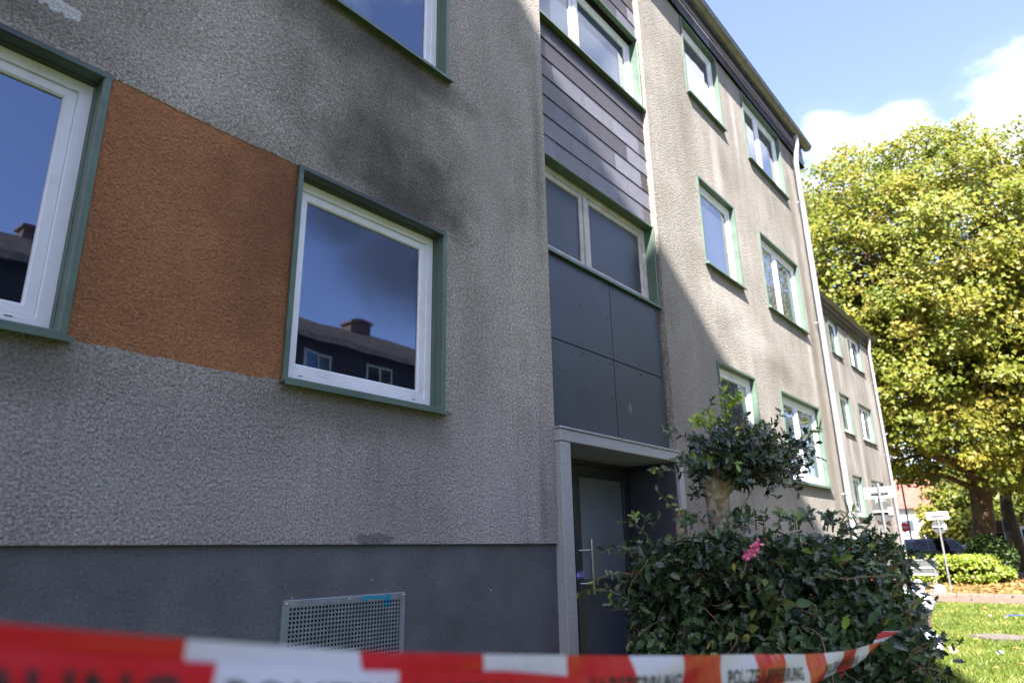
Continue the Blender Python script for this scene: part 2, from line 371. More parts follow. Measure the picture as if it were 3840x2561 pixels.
M['steel'] = simple('brushed_steel', (0.55, 0.55, 0.54), 0.28, 0.5, 1.0, 0.08, 30)
M['black'] = simple('black_void', (0.010, 0.010, 0.011), 0.9, 0.1, 0, 0.1)
M['doorframe'] = simple('anthracite_door_metal', (0.022, 0.025, 0.032), 0.38, 0.5, 0.1, 0.08, 4)
M['door_glass'] = glass('frosted_door_glass', (0.115, 0.135, 0.150), 1.5, 0.35)
M['roof'] = simple('brown_roof_tiles', (0.34, 0.275, 0.21), 0.75, 0.3, 0, 0.35, 3, 0.01, 14)
M['soffit'] = simple('dark_soffit', (0.035, 0.032, 0.030), 0.8, 0.2, 0, 0.2)
M['soil'] = simple('bare_soil', (0.105, 0.080, 0.058), 0.95, 0.1, 0, 0.35, 8, 0.02, 25)

# ------------------------------------------------------------------ ground
def groundm():
    t = NT('ground_turf')
    col = t.mix(t.rng(t.noise(0.35, 6), 0.38, 0.62), (0.095, 0.130, 0.025), (0.130, 0.148, 0.032))
    col = t.mix(t.rng(t.noise(60, 4, 0.7), 0.35, 0.65, 0, 0.7), col, (0.040, 0.058, 0.014))
    return t.done(col, 0.9, 0.15, 0, t.bump(t.noise(40, 4), 1, 0.02))
M['ground'] = groundm()
def asphaltm():
    t = NT('asphalt')
    col = t.mix(1, (0.055, 0.055, 0.057), t.rng(t.noise(90, 3), 0.3, 0.7, 0.7, 1.4), 'MULTIPLY')
    return t.done(col, 0.85, 0.3, 0, t.bump(t.noise(150, 2), 0.5, 0.004))
M['asphalt'] = asphaltm()
gm = MB()
gx = [-3000, -40, 60, 3000]
gm.add([(x, y, 0) for y in (-3000, 3000) for x in (-3000, 3000)], [(0, 1, 3, 2)])
tag(gm.build('ground', M['ground']), kind='structure')
rb = MB(); rb.add([(46, -60, 0.006), (90, -60, 0.006), (90, 60, 0.006), (46, 60, 0.006)], [(0, 1, 2, 3)])
tag(rb.build('road', M['asphalt']), kind='structure')
def litterm():
    t = NT('ground_under_trees')
    col = t.mix(t.rng(t.noise(9, 6, 0.7), 0.42, 0.58), (0.17, 0.10, 0.045), (0.11, 0.10, 0.035))
    return t.done(col, 0.9, 0.15, 0, t.bump(t.noise(30, 4), 1, 0.02))
lb = MB(); lb.add([(27.4, -16, 0.008), (46, -16, 0.008), (46, 5.5, 0.008), (31.5, 5.5, 0.008), (31.2, 2.5, 0.008), (27.4, 2.5, 0.008)], [(0,1,2,3,4,5)])
tag(lb.build('planting_bed', litterm()), kind='structure')

# paved path: pavers are pieces of the path
def paverm():
    t = NT('concrete_paver')
    oi = t.n.new('ShaderNodeObjectInfo')
    col = t.mix(1, (0.135, 0.092, 0.072), t.rng(oi.outputs['Random'], 0, 1, 0.75, 1.2), 'MULTIPLY')
    col = t.mix(1, col, t.rng(t.noise(6, 5), 0.3, 0.7, 0.8, 1.15), 'MULTIPLY')
    return t.done(col, 0.85, 0.25)
M['paver'] = paverm()
pb = MB(); path_poly = [(20.6, -8.5, 0.004), (29.5, -13.5, 0.004), (31.5, -12.5, 0.004), (27.0, -4.6, 0.004), (27.0, 2.5, 0.004), (24.4, 2.5, 0.004), (23.7, -3.8, 0.004), (21.2, -5.2, 0.004), (17.0, -8.5, 0.004)]
pb.add(path_poly, [tuple(range(len(path_poly)))]); path = tag(pb.build('path', M['soil']), kind='structure')
def in_poly(x, y, poly):
    c = False; n = len(poly)
    for i in range(n):
        x1, y1 = poly[i][0], poly[i][1]; x2, y2 = poly[i-1][0], poly[i-1][1]
        if (y1 > y) != (y2 > y) and x < (x2-x1)*(y-y1)/(y2-y1)+x1: c = not c
    return c
pv = MB().box(-0.096, 0.096, -0.046, 0.046, 0, 0.03).mesh('paver')
pv.materials.append(M['paver'])
spots = []
row = 0; y = -9.0
while y < 2.5:
    x = 16.5 + (0.1 if row % 2 else 0)
    while x < 30:
        if in_poly(x, y, path_poly) and in_poly(x+.09, y+.04, path_poly) and in_poly(x-.09, y-.04, path_poly): spots.append((x, y))
        x += 0.2
    y += 0.1; row += 1
spots.sort(key=lambda q: q[0] + (6 if q[1] < -5.5 or q[1] > -0.5 else 0))
for (x, y) in spots[:290]:
    o = bpy.data.objects.new('paver', pv); COL.objects.link(o); adopt(o, path); o.location = (x, y, random.uniform(-0.012, -0.004))
restp = MB()
for (x, y) in spots[290:]:
    z = random.uniform(0.018, 0.026); restp.box(x-.096, x+.096, y-.046, y+.046, 0.006, z)
tag(restp.build('distant_pavers', M['paver'], path), kind='stuff')
# concrete kerb on the far side of the path
kerb = thing('kerb', 'low concrete kerb edging the far side of the paved path', 'kerb', (27.1, -2, 0))
kp = [(27.1, 2.5), (27.1, -4.6), (31.6, -12.6)]
conc = simple('concrete', (0.15, 0.128, 0.108), 0.85, 0.2, 0, 0.18, 5, 0.003, 60)
for a, b in zip(kp[:-1], kp[1:]):
    a = Vector((*a, 0)); b = Vector((*b, 0)); d = (b-a); n = max(1, int(d.length)); d.normalize(); s = Vector((-d.y, d.x, 0))
    for i in range(n):
        c = a + d*(i+.5) + Vector((0, 0, 0.055)); MB().obox(c, d*0.494, s*0.05, (0, 0, 0.055)).build('kerb_stone', conc, kerb, 0.008)
sb = MB(); sb.add([(9.8, -3.9, 0.007), (10.9, -2.9, 0.007), (12.0, -3.1, 0.007), (12.7, -3.9, 0.007), (12.4, -5.2, 0.007), (10.6, -6.5, 0.007), (8.8, -5.5, 0.007)], [tuple(range(7))])
sb2 = MB(); sb2.add([(2.5, -3.4, 0.005), (4.0, -0.02, 0.005), (9.2, -0.02, 0.005), (9.6, -1.2, 0.005), (8.0, -3.2, 0.005), (6.0, -4.2, 0.005)], [tuple(range(6))])
tag(sb.build('soil_patch', M['soil']), kind='structure'); tag(sb2.build('soil_bed', M['soil']), kind='structure')

# ------------------------------------------------------------------ main building
bld = thing('apartment_building', 'near grey rendered apartment block with orange panel and slate clad stair bay', 'building', (4, 5, 0))

def facade(x0, x1, z0, z1, y, openings, depth=0.25, ydir=1):
    """wall sheet with holes (x0,x1,z0,z1) and their reveals"""
    xs = sorted({x0, x1, *[o[0] for o in openings], *[o[1] for o in openings]}); zs = sorted({z0, z1, *[o[2] for o in openings], *[o[3] for o in openings]})
    xs = [v for v in xs if x0 <= v <= x1]; zs = [v for v in zs if z0 <= v <= z1]
    m = MB()
    for i in range(len(xs)-1):
        for j in range(len(zs)-1):
            cx, cz = (xs[i]+xs[i+1])/2, (zs[j]+zs[j+1])/2
            if any(o[0] < cx < o[1] and o[2] < cz < o[3] for o in openings): continue
            m.add([(xs[i],y,zs[j]),(xs[i+1],y,zs[j]),(xs[i+1],y,zs[j+1]),(xs[i],y,zs[j+1])], [(0,1,2,3)])
    for o in openings:
        d = o[4] if len(o) > 4 else depth
        m.ring(o[0], o[1], o[2], o[3], [(0, y), (0, y + d*ydir)])
    return m

def window(parent, x0, x1, z0, z1, y, lights=1, pane=None, rec=0.095, frame=None, sillp=0.064, flange=0.03, split=None, sash_in=True, name='window'):
    frame = frame or M['pvc']; pane = pane or M['glass']
    w = MB().ring(x0, x1, z0, z1, [(0, y+0.02), (0, y-0.018), (0.002, y-0.02), (flange, y-0.02), (flange+0.006, y-0.012), (flange+0.006, y+rec*0.62), (flange+0.010, y+rec*0.62), (flange+0.010, y+rec+0.03)]).build(name, M['green'], parent)
    s = MB().prism([(y+0.03, z0+0.020), (y-sillp, z0+0.004), (y-sillp, z0-0.020), (y-sillp+0.006, z0-0.020), (y-sillp+0.006, z0-0.004), (y+0.03, z0-0.002)],
                   lambda u, v, k: ((x0-0.012, x1+0.022)[k], u, v)).build('sill', M['green'], w)
    fi = flange + 0.010; yf = y + rec
    fr = MB().ring(x0+fi, x1-fi, z0+fi, z1-fi, [(0, yf+0.05), (0, yf+0.003), (0.003, yf), (0.058, yf), (0.062, yf+0.004), (0.064, yf+0.032)])
    b = z0 + fi
    xs = [x0+fi+0.06] + ([x0+fi+(x1-x0-2*fi)*(split or 0.5)] if lights == 2 else []) + [x1-fi-0.06]
    if lights == 2:
        c = xs[1]; fr.box(c-0.035, c+0.035, yf, yf+0.05, b+0.055, z1-fi-0.055)
    fr.build('frame', frame, w)
    for i in range(lights):
        a = xs[i] + (0.035 if i else 0) + 0.003; e = xs[i+1] - (0.035 if i < lights-1 else 0) - 0.003
        za, ze = b+0.066, z1-fi-0.063
        if sash_in:
            MB().ring(a, e, za, ze, [(0, yf+0.045), (0, yf+0.016), (0.004, yf+0.013), (0.046, yf+0.013), (0.056, yf+0.022), (0.058, yf+0.036)]).build('sash', frame, w)
        g = MB(); i2 = 0.056 if sash_in else 0.0
        g.add([(a+i2, yf+0.033, za+i2), (e-i2, yf+0.033, za+i2), (e-i2, yf+0.033, ze-i2), (a+i2, yf+0.033, ze-i2)], [(0,1,2,3)])
        g.build('pane', pane, w)
    return w

WL = [(2.556, 3.968), (5.342, 6.72), (8.105, 9.505)]
open_left = [(-0.29, 1.02), (2.128, 3.44)]
holes = []
for (za, zb) in WL:
    for (xa, xb) in open_left: holes.append((xa+0.01, xb-0.01, za+0.01, zb-0.01))
holes.append((1.02, 2.128, 2.556, 3.968, 0.0045))
for s_ in range(1, 4):      # further bays to the left, outside the frame
    for (za, zb) in WL: holes.append((-0.29-2.6*s_+0.01, 1.02-2.6*s_-0.01, za+0.01, zb-0.01))
left = facade(-9.0, 4.785, 1.665, 10.0, 0.0, holes)
left.add([(4.785,0,1.665),(4.785,0.6,1.665),(4.785,0.6,10),(4.785,0,10)], [(0,1,2,3)])          # return into the stair bay
left.add([(-9,0,1.665),(4.785,0,1.665),(4.785,0.03,1.665),(-9,0.03,1.665)], [(0,1,2,3)])
right_holes = []
for (za, zb) in WL:
    right_holes += [(8.46+.01, 9.79-.01, za+.01, zb-.01), (10.85+.01, 12.83-.01, za+.01, zb-.01)]
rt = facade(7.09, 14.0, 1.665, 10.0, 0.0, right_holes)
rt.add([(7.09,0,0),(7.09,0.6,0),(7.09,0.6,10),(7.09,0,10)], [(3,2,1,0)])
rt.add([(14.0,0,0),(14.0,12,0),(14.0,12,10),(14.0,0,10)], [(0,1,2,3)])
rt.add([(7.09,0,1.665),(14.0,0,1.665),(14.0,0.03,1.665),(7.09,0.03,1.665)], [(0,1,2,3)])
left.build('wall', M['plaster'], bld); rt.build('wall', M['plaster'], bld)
op = MB(); op.add([(1.02,0.004,2.556),(2.128,0.004,2.556),(2.128,0.004,3.968),(1.02,0.004,3.968)], [(0,1,2,3)])
tag(op.build('rendered_panel', M['orange'], bld), label='orange rendered field between the two lower windows')
n_ = 90
for (ze, sg) in ((2.556, 1), (3.968, -1)):
    lip = MB(); w_ = 0.004; vs = []
    for i in range(n_+1):
        w_ = min(0.013, max(0.001, w_ + random.uniform(-0.003, 0.003))); x = 1.02+1.108*i/n_
        vs += [(x, 0.0008, ze-sg*0.004), (x, 0.0008, ze+sg*w_), (x, 0.0042, ze+sg*(w_+0.001))]
    lip.add(vs, [(3*i+j, 3*i+3+j, 3*i+4+j, 3*i+1+j) for i in range(n_) for j in (0, 1)])
    lip.build('render_lip', M['plaster'], bld)
# plinth, set back a little under the render
pl = MB(); pl.box(-9, 4.80, 0.028, 0.4, 0, 1.672); pl.box(7.085, 13.995, 0.028, 0.4, 0, 1.672)
pl.build('plinth', M['plinth'], bld)
# windows
for k, (za, zb) in enumerate(WL):
    for (xa, xb) in open_left: window(bld, xa, xb, za, zb, 0.0, pane=M['glass_smoke'] if (k == 0 and xa > 1) else None)
    window(bld, 8.46, 9.79, za, zb, 0.0, pane=M['glass_far'], rec=0.058)
    window(bld, 10.85, 12.83, za, zb, 0.0, 2, M['glass_far'], split=0.46, rec=0.058)
for s_ in range(1, 4):
    for (za, zb) in WL: window(bld, -0.29-2.6*s_, 1.02-2.6*s_, za, zb, 0.0)
# drainage slots of the near windows
for (xa, xb) in open_left:
    for xx in (xa+0.17, xb-0.22):
        MB().box(xx, xx+0.032, 0.0935, 0.0955, 2.640, 2.645).build('drain_slot', M['black'], bld)

# stair bay: backing, slate tiles, windows, panels
BY = 0.085
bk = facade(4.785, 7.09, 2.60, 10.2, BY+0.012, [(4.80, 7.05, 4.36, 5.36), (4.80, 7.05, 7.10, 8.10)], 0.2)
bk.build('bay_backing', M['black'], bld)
def tile_mesh(w, h, th=0.007, tilt=0.010):
    m = MB(); v = [(0,-tilt-th,0),(w,-tilt-th,0),(w,-tilt,0),(0,-tilt,0),(0,-th,h),(w,-th,h),(w,0,h),(0,0,h)]
    m.add(v, [(0,3,2,1),(4,5,6,7),(0,1,5,4),(1,2,6,5),(2,3,7,6),(3,0,4,7)]); return m.mesh('slate_tile')
tile_cache = {}
def tile(x0, x1, z, h, y, mk, parent=bld):
    key = (round(x1-x0, 3), round(h, 3), mk)
    if key not in tile_cache:
        me = tile_mesh(x1-x0-0.004, h); me.materials.append(M[mk]); tile_cache[key] = me
    o = bpy.data.objects.new('slate_tile', tile_cache[key]); COL.objects.link(o); adopt(o, parent)
    o.location = (x0+0.002, y+random.uniform(-0.0008, 0.0008), z); return o
nail_me = MB().sphere((0, 0, 0), 0.0055, 6, 4).mesh('nail'); nail_me.materials.append(simple('nail_metal', (0.16, 0.16, 0.17), 0.5, 0.5, 0.5))
def nail(x, y, z, parent=bld):
    o = bpy.data.objects.new('nail', nail_me); COL.objects.link(o); adopt(o, parent); o.location = (x, y, z)
X0, X1 = 4.79, 7.075
def rowcuts(off):
    c = [X0]; x = off
    while x < X1-0.05:
        if x > X0+0.05: c.append(x)
        x += 0.605
    return c + [X1]
pat = {  # from the sill down: joints offset and tone of each tile in the row
  1: (5.09, 'D D D D D D'), 2: (5.39, 'D D D D D'), 3: (5.09, 'D L L L M'), 4: (5.39, 'D D D L L'),
  5: (5.09, 'D L M L D'), 6: (5.39, 'M M L L M'), 7: (5.09, 'L M L L M')}
tone = {'D': 'slate_dark', 'M': 'slate_mid', 'L': 'slate_light'}
rows_z = [6.995, 6.725, 6.46, 6.195, 5.93, 5.665, 5.40]
for r_ in range(1, 8):
    zt = 7.055 if r_ == 1 else rows_z[r_-1]+0.265*0.0
    ztop = 7.055 if r_ == 1 else rows_z[r_-2]-0.0
    zb = rows_z[r_-1] if r_ > 0 else 0
    off, tones = pat[r_]; tones = tones.split(); cs = rowcuts(off)
    zb_ = [6.795, 6.625, 6.36, 6.10, 5.84, 5.60, 5.385][r_-1] if False else (7.06 - 0.24*r_ if False else None)
    lo = 7.055 - (7.055-5.385)/7*r_; hi = 7.055 - (7.055-5.385)/7*(r_-1)
    for i in range(len(cs)-1):
        tile(cs[i], cs[i+1], lo, hi-lo+0.006, BY, tone[tones[min(i, len(tones)-1)]])
        if cs[i+1]-cs[i] > 0.3:
            nail(cs[i+1]-0.03, BY-0.018, lo+0.05); nail(cs[i]+0.04, BY-0.018, lo+0.035)
hh = (7.055-5.385)/7; n_up = int((10.0-8.16)/hh)
for r_ in range(n_up+1):
    lo = 8.155+hh*r_; off = 5.09 if r_ % 2 else 5.39; cs = rowcuts(off)
    for i in range(len(cs)-1):
        tile(cs[i], cs[i+1], lo, hh+0.006, BY, random.choice(['slate_dark', 'slate_dark', 'slate_mid', 'slate_light']) if r_ != 1 else ('slate_light' if i == len(cs)-2 else 'slate_dark'))
w5 = window(bld, 4.79, 7.06, 4.335, 5.385, BY-0.03, 2, M['frost'], rec=0.10, frame=M['old_frame'], sillp=0.035, split=0.405, flange=0.022)
w4 = window(bld, 4.79, 7.06, 7.06, 8.155, BY-0.03, 2, M['glass_line'], rec=0.10, sillp=0.045, split=0.405, flange=0.022)
# four large anthracite panels under the lower stair window
pxs = [(4.79, 5.943), (5.955, 7.03)]; pzs = [(2.625, 3.466), (3.478, 4.32)]
rivet_me = MB().sphere((0, 0, 0), 0.0085, 8, 4, sc3=(1, 0.35, 1)).mesh('rivet'); rivet_me.materials.append(M['black'])
for (a, b) in pxs:
    for (c, d) in pzs:
        p_ = MB().box(a, b, BY-0.025, BY-0.013, c, d).build('facade_panel', M['panel'], bld)
        for fx in (0.055, 0.5, 0.945):
            for fz in (0.06, 0.5, 0.94):
                o = bpy.data.objects.new('rivet', rivet_me); COL.objects.link(o); o.parent = p_; o.location = (a+(b-a)*fx, BY-0.0265, c+(d-c)*fz)

# entrance: granite surround, recessed door
DY = 0.58
ent = MB()
ent.box(4.787, 4.935, -0.058, DY, 0.30, 2.505).build('granite_jamb', M['granite'], bld, 0.006)
MB().box(6.975, 7.095, -0.058, DY, 0.30, 2.505).build('granite_jamb', M['granite'], bld, 0.006)
MB().box(4.780, 7.100, -0.062, DY, 2.508, 2.612).build('granite_lintel', M['granite'], bld, 0.006)
dgr = M['granite'].copy(); dgr.name = 'dark_granite'
for n_ in dgr.node_tree.nodes:
    if n_.type == 'MIX' and n_.blend_type == 'MULTIPLY' : n_.inputs[6].default_value = (0.050, 0.052, 0.060, 1)
MB().box(6.955, 6.974, -0.02, DY-0.03, 0.301, 2.507).build('granite_lining', dgr, bld)
MB().box(4.770, 7.110, -0.075, 0.075, 2.6125, 2.632).build('lintel_coping', M['capmetal'], bld, 0.004)
MB().box(4.6, 7.3, -1.1, DY+0.3, 0.0, 0.15).build('entrance_step', M['granite'], bld, 0.01)
MB().box(4.786, 7.096, -0.6, DY+0.3, 0.151, 0.30).build('entrance_step', M['granite'], bld, 0.01)
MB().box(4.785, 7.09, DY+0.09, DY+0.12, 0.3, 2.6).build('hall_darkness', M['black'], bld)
dr = MB().ring(4.936, 6.974, 0.301, 2.506, [(0, DY+0.08), (0, DY-0.02), (0.003, DY-0.023), (0.048, DY-0.023), (0.05, DY-0.02), (0.05, DY+0.08)])
dr.box(5.765, 5.83, DY-0.023, DY+0.08, 0.351, 2.456)
door = dr.build('door', M['doorframe'], bld)
MB().ring(5.835, 6.918, 0.356, 2.450, [(0, DY+0.04), (0, DY-0.030), (0.003, DY-0.033), (0.105, DY-0.033), (0.115, DY-0.025), (0.118, DY-0.0)]).box(5.95, 6.80, DY-0.028, DY+0.03, 1.235, 1.33).build('door_leaf', M['doorframe'], door)
g = MB(); g.add([(5.95,DY-0.005,1.325),(6.81,DY-0.005,1.325),(6.81,DY-0.005,2.335),(5.95,DY-0.005,2.335)], [(0,1,2,3)]); g.build('pane', M['door_glass'], door)
MB().box(5.95, 6.81, DY-0.010, DY+0.03, 0.47, 1.24).build('lower_panel', M['panel'], door)
g = MB(); g.add([(4.98,DY-0.0,0.35),(5.77,DY-0.0,0.35),(5.77,DY-0.0,2.46),(4.98,DY-0.0,2.46)], [(0,1,2,3)]); g.build('side_light', M['door_glass'], door)
hd = MB().tube([(5.985, DY-0.115, 1.20), (5.985, DY-0.115, 1.715)], 0.016, 14)
for zz_ in (1.30, 1.61): hd.tube([(5.885, DY-0.03, zz_), (5.985, DY-0.115, zz_)], 0.009, 10)
hd.build('handle', M['steel'], door)
lk = MB().tube([(5.905, DY-0.050, 1.41), (5.905, DY-0.030, 1.41)], 0.017, 12); lk.build('lock', M['steel'], door)
# police seal glued across the door edge
seal_blue = simple('seal_blue', (0.075, 0.045, 0.36), 0.4, 0.5, 0, 0.05); seal_white = simple('seal_print', (0.55, 0.52, 0.70), 0.5)
seal = thing('police_seal', 'small blue police seal sticker with a white star glued beside the door handle', 'seal', (5.86, DY-0.036, 1.38))
def sq(u, v): return (5.815 + u*0.13, DY-0.0365 - (0.004 if u > 0.6 else 0), 1.345 + v*0.065 + u*0.012)
m = MB(); m.prism([(0,0),(0.5,0.0),(1,0),(1,1),(0.5,1),(0,1)], lambda u, v, k: tuple(Vector(sq(u, v)) + Vector((0, -0.0008*k, 0)))); m.build('sticker', seal_blue, seal)
m = MB(); star = [(0.20 + (0.15 if i % 2 == 0 else 0.085)*math.cos(i*math.pi/9)*0.9, 0.5 + (0.36 if i % 2 == 0 else 0.2)*math.sin(i*math.pi/9)) for i in range(18)]
c0 = len(m.v); m.add([tuple(Vector(sq(u, v)) + Vector((0,-0.0015,0))) for u, v in star], [tuple(range(18))]); m.build('star_emblem', seal_white, seal)
m = MB()
for i in range(4):
    for (u0, u1) in ((0.40, 0.62), (0.68, 0.90)):
        v = 0.18+0.19*i; m.add([tuple(Vector(sq(a_, b_)) + Vector((0,-0.0015-0.003*(a_ > .6),0))) for a_, b_ in ((u0,v),(u1,v),(u1,v+0.06),(u0,v+0.06))], [(0,1,2,3)])
m.build('printed_lines', seal_white, seal)

# plinth ventilation grille
gv = MB().ring(2.262, 3.132, 0.78, 1.375, [(0, 0.028), (0, 0.012), (0.002, 0.010), (0.036, 0.010), (0.036, 0.028)])
def grillem():
    t = NT('galvanised_grille'); col = t.mix(1, (0.30, 0.34, 0.37), t.rng(t.noise(12, 5), 0.3, 0.7, 0.8, 1.15), 'MULTIPLY')
    a = t.blob(2.87, 1.357, 0.15, 0.016, 0.9, 28, 0.6); b = t.blob(2.985, 1.335, 0.030, 0.045, 0.6, 45, 0.7)
    col = t.mix(t.math('MULTIPLY', t.math('MAXIMUM', a, b), 0.95), col, (0.02, 0.38, 0.58))
    return t.done(col, 0.42, 0.5, 0.5)
M['grille'] = grillem()
grille = gv.build('vent_grille', M['grille'], bld)
gb = MB(); nx, nz = 34, 23; px_ = 0.798/nx; pz_ = 0.523/nz
for i in range(nx+1): gb.box(2.298+px_*i-0.0042, 2.298+px_*i+0.0042, 0.0115, 0.0135, 0.816, 1.339)
for j in range(nz+1): gb.box(2.298, 3.096, 0.0125, 0.0145, 0.816+pz_*j-0.0042, 0.816+pz_*j+0.0042)
tag(gb.build('perforated_sheet', M['grille'], grille), kind='stuff')
MB().box(2.29, 3.10, 0.024, 0.027, 0.81, 1.345).build('vent_shaft', M['black'], grille)
for x, z in ((2.28, 1.357), (3.114, 1.357), (2.697, 1.357), (2.28, 0.80), (3.114, 0.80)):
    MB().sphere((x, 0.009, z), 0.008, 10, 6, sc3=(1, 0.5, 1)).build('screw', M['steel'], grille)

# eaves: slate fascia, soffit, gutter, roof
FY = -0.030
MB().box(-9.0, 14.38, FY+0.008, 0.0, 9.525, 10.12).build('fascia_board', M['black'], bld)
for r_ in range(2):
    x = 7.1 - 0.32*(r_ == 1) - 0.0
    k = 0
    xcuts = []
    xx = 8.31 if r_ == 0 else 8.02
    while xx > -2: xx -= 0.615
    while xx < 14.36: xcuts.append(xx); xx += 0.615
    for i in range(len(xcuts)):
        a = xcuts[i]; b = min(a+0.615, 14.38)
        mk = 'slate_dark'
        if r_ == 0 and 8.85 < a < 9.05: mk = 'slate_light'
        elif random.random() < 0.08: mk = 'slate_mid'
        if b-a > 0.05 and a > 3.5: tile(a, b, 9.525+0.285*r_, 0.292, FY, mk)
MB().box(14.38, 14.395, FY-0.012, 6.0, 9.50, 10.12).build('verge_board', M['slate_dark'], bld)
MB().box(-9.0, 14.38, -0.10, 0.5, 10.121, 10.14).build('soffit', M['soffit'], bld)
gc_o, gc_z, gr_ = 0.19, 9.885, 0.095
def gutter(parent, xa, xb, yw):
    n = 12; m = MB(); poly = []
    for k in range(n+1):
        a = math.pi + math.pi*k/n; poly.append((yw-gc_o+gr_*math.cos(a), gc_z+gr_*math.sin(a)))
    inner = [(yw-gc_o+(gr_-0.004)*math.cos(math.pi+math.pi*k/n), gc_z+(gr_-0.004)*math.sin(math.pi+math.pi*k/n)) for k in range(n+1)][::-1]
    allp = poly + inner; L = len(allp)
    vs = [(xa, u, v) for u, v in allp] + [(xb, u, v) for u, v in allp]
    m.add(vs, [(i, (i+1) % L, L+(i+1) % L, L+i) for i in range(L)], 0, True)
    for xe in (xa, xb): m.add([(xe, u, v) for u, v in poly], [tuple(range(n+1))])
    m.tube([(xa, yw-gc_o-gr_, gc_z+0.004), (xb, yw-gc_o-gr_, gc_z+0.004)], 0.009, 8)
    g_ = m.build('gutter', M['zinc'], parent)
    x = xb - 0.45
    while x > max(xa, xb-14):
        j = MB(); ring = [(yw-gc_o+(gr_+0.004)*math.cos(math.pi+math.pi*k/n), gc_z+(gr_+0.004)*math.sin(math.pi+math.pi*k/n)) for k in range(n+1)]
        vs = [(x+dx, u, v) for dx in (-0.012, 0.012) for u, v in ring]; L2 = n+1
        j.add(vs, [(i, i+1, L2+i+1, L2+i) for i in range(n)], 0, True)
        j.build('gutter_bracket', M['zinc'], g_); x -= 0.645
    return g_
gutter(bld, -9.0, 14.26, 0.0)
def roof(parent, xa, xb, yw, depth, pitch=32, zb=10.02):
    h = math.tan(R(pitch))*depth/2; m = MB(); ov = 0.12
    a = (yw-ov, zb); t_ = (yw+depth/2, zb+h+math.tan(R(pitch))*ov); c = (yw+depth+ov, zb); th = 0.12
    m.prism([a, t_, c, (c[0], c[1]-th), (t_[0], t_[1]-th), (a[0], a[1]-th*0.4)], lambda u, v, k: ((xa, xb)[k], u, v))
    m.build('roof', M['roof'], parent)
roof(bld, -9.3, 14.40, 0.02, 12)
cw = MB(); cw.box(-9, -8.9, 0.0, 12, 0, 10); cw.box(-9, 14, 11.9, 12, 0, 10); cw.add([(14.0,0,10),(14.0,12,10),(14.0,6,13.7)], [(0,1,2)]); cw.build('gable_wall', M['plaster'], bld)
# downpipe at the corner
def downpipe(parent, x, yw, z0=0.1, clamps=(5.72, 2.5, 8.3)):
    m = MB(); m.tube([(x, yw-gc_o+0.01, gc_z-gr_+0.02), (x, yw-gc_o+0.01, gc_z-gr_-0.20), (x, yw-0.150, gc_z-gr_-0.36), (x, yw-0.115, gc_z-gr_-0.62), (x, yw-0.115, 0.12)], 0.052, 18, caps=False)
    p_ = m.build('downpipe', M['zinc_light'], parent)
    for z in clamps:
        c = MB().tube([(x, yw-0.115, z-0.018), (x, yw-0.115, z+0.018)], 0.060, 18); c.box(x-0.012, x+0.012, yw-0.06, yw+0.0, z-0.012, z+0.012); c.build('pipe_clamp', M['zinc_light'], p_)
    for z in (9.2, 6.6, 4.3, 3.6):
        MB().tube([(x, yw-0.115, z-0.03), (x, yw-0.115, z+0.03)], 0.0555, 18).build('pipe_collar', M['zinc_light'], p_)
downpipe(bld, 13.48, 0.0)

# ------------------------------------------------------------------ second block, set back
b2 = thing('apartment_building', 'further grey rendered block set back behind the downpipe corner, two window columns', 'building', (22, 8, 0))
Y2 = 2.52; WL2 = [(2.50, 3.87), (5.28, 6.66), (8.07, 9.42)]
cols2 = [(16.0, 17.3, 1), (19.4, 21.4, 2), (24.88, 26.2, 1), (27.34, 29.32, 2)]
h2 = [(a+.01, b-.01, za+.01, zb-.01) for (a, b, l) in cols2 for (za, zb) in WL2]
f2 = facade(14.002, 31.0, 1.58, 10.0, Y2, h2); f2.add([(31,Y2,0),(31,Y2+12,0),(31,Y2+12,10),(31,Y2,10)], [(0,1,2,3)])
def plaster2():
    t = NT('weathered_brown_grey_render')
    grain = t.rng(t.noise(60, 4, 0.7), 0.35, 0.65, 0.75, 1.2)
    col = t.mix(1, (0.300, 0.281, 0.262), grain, 'MULTIPLY')
    col = t.mix(t.rng(t.noise(1.0, 6, 0.6, t.map((1.3,1,0.45))), 0.40, 0.66, 0, 0.85), col, (0.155, 0.136, 0.112))
    col = t.mix(1, col, t.rng(t.noise(1.0, 5, 0.6, t.map((2.5,1,0.18),(5,0,0))), 0.35, 0.65, 0.75, 1.15), 'MULTIPLY')
    return t.done(col, 0.95, 0.15, 0, t.bump(t.noise(50, 4), 1, 0.012))
M['plaster2'] = plaster2()
f2.build('wall', M['plaster2'], b2)
p2m = simple('grey_plinth_paint', (0.16, 0.16, 0.15), 0.8, 0.3, 0, 0.15)
MB().box(14.01, 30.99, Y2+0.02, Y2+0.4, 0, 1.585).build('plinth', p2m, b2)
for (a, b, l) in cols2:
    for (za, zb) in WL2: window(b2, a, b, za, zb, Y2, l, M['glass_far'], split=0.46, rec=0.07)
MB().box(14.002, 31.35, Y2-0.022, Y2-0.001, 9.40, 10.1).build('fascia_board', M['black'], b2)
for r_ in range(2):
    x = 14.02 + 0.3*r_
    while x < 31.3:
        tile(x, min(x+0.61, 31.35), 9.40+0.30*r_, 0.306, Y2-0.026, 'slate_dark' if random.random() > 0.05 else 'slate_mid', b2); x += 0.61
gutter(b2, 14.6, 31.25, Y2); roof(b2, 14.5, 31.4, Y2+0.02, 12)
gm2 = MB(); gm2.add([(31.0,Y2,10),(31.0,Y2+12,10),(31.0,Y2+6,13.7)], [(0,1,2)]); gm2.build('gable_wall', M['plaster2'], b2)
downpipe(b2, 30.35, Y2, clamps=(5.0, 2.3, 7.9))

